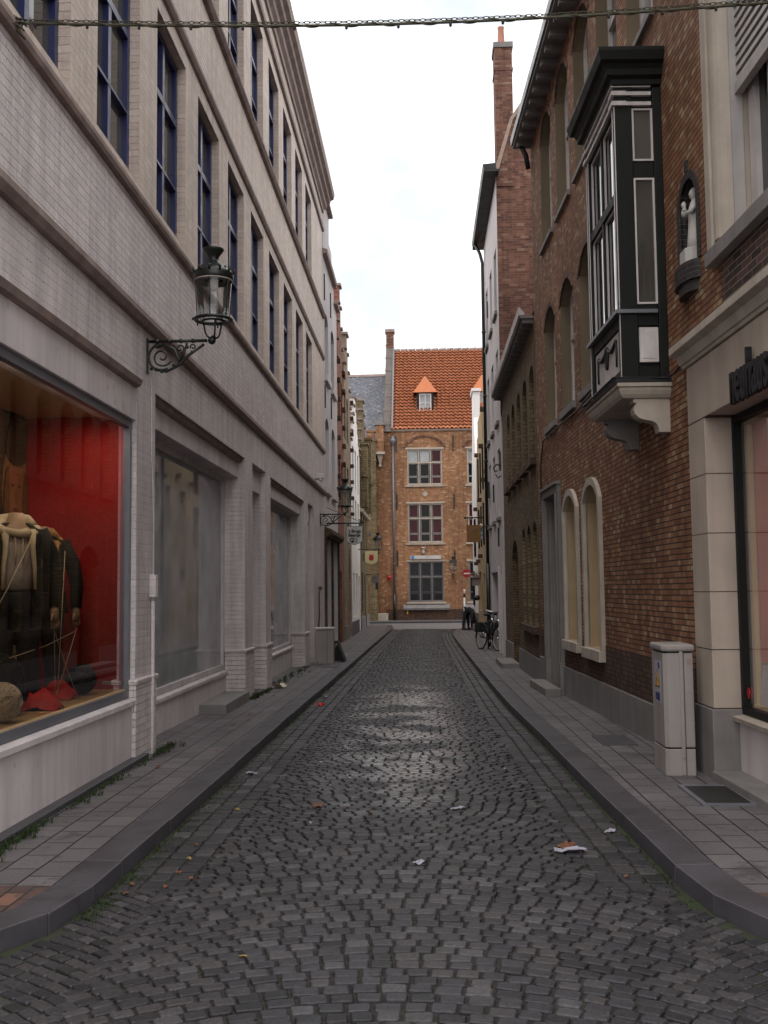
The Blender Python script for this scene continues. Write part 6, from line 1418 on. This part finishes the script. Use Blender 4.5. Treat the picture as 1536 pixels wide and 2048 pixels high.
# ---------------------------------------------------------------- street furniture and litter
t = thing('mat_well', (2.13, 7.85, .1), 'sunken black door mat in the pavement before the stone shopfront', 'mat')
b = MB(); b.box(1.98, 2.3, 7.5, 8.15, .06, .1075); b.build('rubber_mat', 'rubber', t); b = MB()
for r in ((1.945, 1.98, 7.46, 8.19), (2.3, 2.33, 7.46, 8.19), (1.98, 2.3, 7.46, 7.5), (1.98, 2.3, 8.15, 8.19)): b.box(r[0], r[1], r[2], r[3], .06, .112)
b.build('metal_rim', 'zinc', t)
t = thing('manhole_cover', (-2.1, 21.6, -.04), 'square inspection cover in the pavement before the low white cabinet', 'cover')
b = MB(); b.box(-2.3, -1.95, 22.6, 23.2, -.1, g(22.9) + .106); b.build('lid', 'bluestone', t)
t = thing('manhole_cover', (1.6, 12.5, .1), 'dark inspection cover in the pavement along the brick house', 'cover')
b = MB(); b.box(1.75, 2.1, 10.4, 11.1, -.1, g(10.8) + .106); b.build('lid', 'bluestone', t)
def scrap(nm, x, y, sx, sy, h, m, label, cat_, group=None, n=5):
    b = MB(); z = g(y) + (camber(x, y) if kx(KL, y) < x < kx(KR, y) else .105) + .004; an = R(0, 3.1); vs = []
    for j in range(n + 1):
        for i in range(n + 1):
            a, c = (i / n - .5) * 2, (j / n - .5) * 2; k = max(abs(a), abs(c)); r_ = k / max(.3, math.hypot(a, c)) if nm == 'leaf' else 1
            a, c = a * r_ * sx / 2 * R(.85, 1.1), c * r_ * sy / 2 * R(.85, 1.1)
            vs.append((x + a * math.cos(an) - c * math.sin(an), y + a * math.sin(an) + c * math.cos(an), z + R(0, h)))
    b.faces(vs, [(j * (n + 1) + i, j * (n + 1) + i + 1, (j + 1) * (n + 1) + i + 1, (j + 1) * (n + 1) + i) for j in range(n) for i in range(n)], 0, True)
    return tag(b.build(nm, m), label, cat_, group)
scrap('paper_scrap', .87, 6.47, .2, .08, .025, 'paper', 'crumpled white paper tissue on the cobbles against a brown leaf', 'litter')
scrap('leaf', .86, 6.56, .15, .09, .03, 'leaf_brown', 'brown leaf lying against the crumpled white tissue', 'leaf')
scrap('leaf', -.82, 7.75, .17, .08, .02, 'leaf_brown', 'large brown leaf lying alone on the open cobbles', 'leaf')
scrap('paper_scrap', .22, 7.65, .11, .05, .012, 'paper', 'pale torn paper scrap in the middle of the road', 'litter')
scrap('paper_scrap', -.05, 6.15, .09, .05, .012, 'paper', 'small pale paper scrap on the nearer middle cobbles', 'litter')
scrap('wrapper', -1.56, 15.2, .12, .08, .05, 'redcloth', 'crushed red wrapper in the mossy gutter', 'litter')
scrap('paper_scrap', -1.62, 16.7, .12, .06, .02, 'paper', 'white paper scrap just beyond the red wrapper in the gutter', 'litter')
scrap('paper_scrap', -1.57, 9.3, .12, .06, .02, 'paper', 'white paper scrap in the gutter opposite the red shop window', 'litter')
scrap('paper_scrap', 1.22, 7.05, .10, .06, .015, 'paper', 'white paper scrap in the gutter opposite the door mat', 'litter')
scrap('paper_scrap', -2.5, 17.6, .3, .2, .08, 'cream_cloth', 'crumpled tan paper at the wall beside the second grey window', 'litter')
for k in range(15):
    y = 5.6 + 12 * random.random() ** 1.6; scrap('leaf', kx(KL, y) + R(.04, .45), y, R(.03, .06), R(.02, .04), .015, random.choice(('leaf_brown', 'leaf_yellow', 'leaf_brown')), 'small fallen leaf in the gutter beside the white building', 'leaf', 'fallen leaves in the left gutter', 3)
for k in range(8):
    y = 5.4 + 7 * random.random(); scrap('leaf', kx(KR, y) - R(.04, .4), y, R(.03, .05), R(.02, .04), .015, random.choice(('leaf_brown', 'leaf_yellow')), 'small fallen leaf in the gutter beside the brick house', 'leaf', 'fallen leaves in the right gutter', 3)
for k in range(6):
    y = R(7, 16); scrap('leaf', R(-2.45, -2.0), y, R(.06, .1), R(.03, .05), .015, 'leaf_brown', 'brown leaf on the pavement slabs beside the white building', 'leaf', 'fallen leaves on the left pavement', 3)
for k in range(12):
    y = 4.2 + 9 * random.random(); scrap('leaf', R(-1.3, .95), y, R(.025, .045), R(.02, .03), .012, random.choice(('leaf_brown', 'leaf_yellow', 'paper')), 'tiny leaf scrap caught between the cobbles', 'leaf', 'leaf scraps on the cobbles', 2)

# grass and moss along kerb and wall foot
b = MB()
def tuft(x, y, z, n, h):
    for k in range(n):
        a = R(0, 6.28); r_ = R(0, .03); bx, by = x + r_ * math.cos(a), y + r_ * math.sin(a); hh = h * R(.4, 1.1); d_ = R(0, 6.28); w_ = R(.002, .004); ox, oy = math.cos(d_), math.sin(d_); ln_ = hh * R(.2, .9)
        b.faces([(bx - oy * w_, by + ox * w_, z), (bx + oy * w_, by - ox * w_, z), (bx + ox * ln_ * .5 + oy * w_ * .7, by + oy * ln_ * .5 - ox * w_ * .7, z + hh * .75), (bx + ox * ln_ * .5 - oy * w_ * .7, by + oy * ln_ * .5 + ox * w_ * .7, z + hh * .75), (bx + ox * ln_, by + oy * ln_, z + hh)], [(0, 1, 2, 3), (3, 2, 4)])
def dens(y, s): return .5 + .5 * math.sin(y * 1.7 + s) * math.sin(y * .63 + 2 * s + 1)
for k in range(1500):
    y = 5.2 + 20 * random.random() ** 1.5
    if random.random() < dens(y, .4): tuft(kx(KL, y) + abs(random.gauss(0, .07)) + .01, y, g(y) + .0, 7, .026)
for k in range(800):
    y = 5.2 + 17 * random.random() ** 1.5
    if random.random() < dens(y, 2.0): tuft(kx(KR, y) - abs(random.gauss(0, .06)) - .01, y, g(y) + .0, 6, .022)
for k in range(380):
    y = 5.4 + 4.5 * random.random() ** 1.3
    if random.random() < dens(y * 1.6, 1.0) + (.4 if y < 7 else 0): tuft(-2.61 + abs(random.gauss(0, .04)), y, .10, 8, .045 if y < 7.0 else .022)
for k in range(80): y = R(15.3, 17.3); tuft(-2.63 + abs(random.gauss(0, .04)), y, g(y) + .1, 8, .09 if y < 16 else .05)
for k in range(80): y = R(18.1, 22.8); tuft(-2.72 + abs(random.gauss(0, .1)), y, g(y) + .1, 8, .07)
for k in range(40): tuft(-2.6 + abs(random.gauss(0, .05)), R(9.8, 10.4), .1, 8, .06)
tag(b.build('grass', 'moss'), 'green grass and moss in the gutters and along the wall foot', 'grass', None, 'stuff')
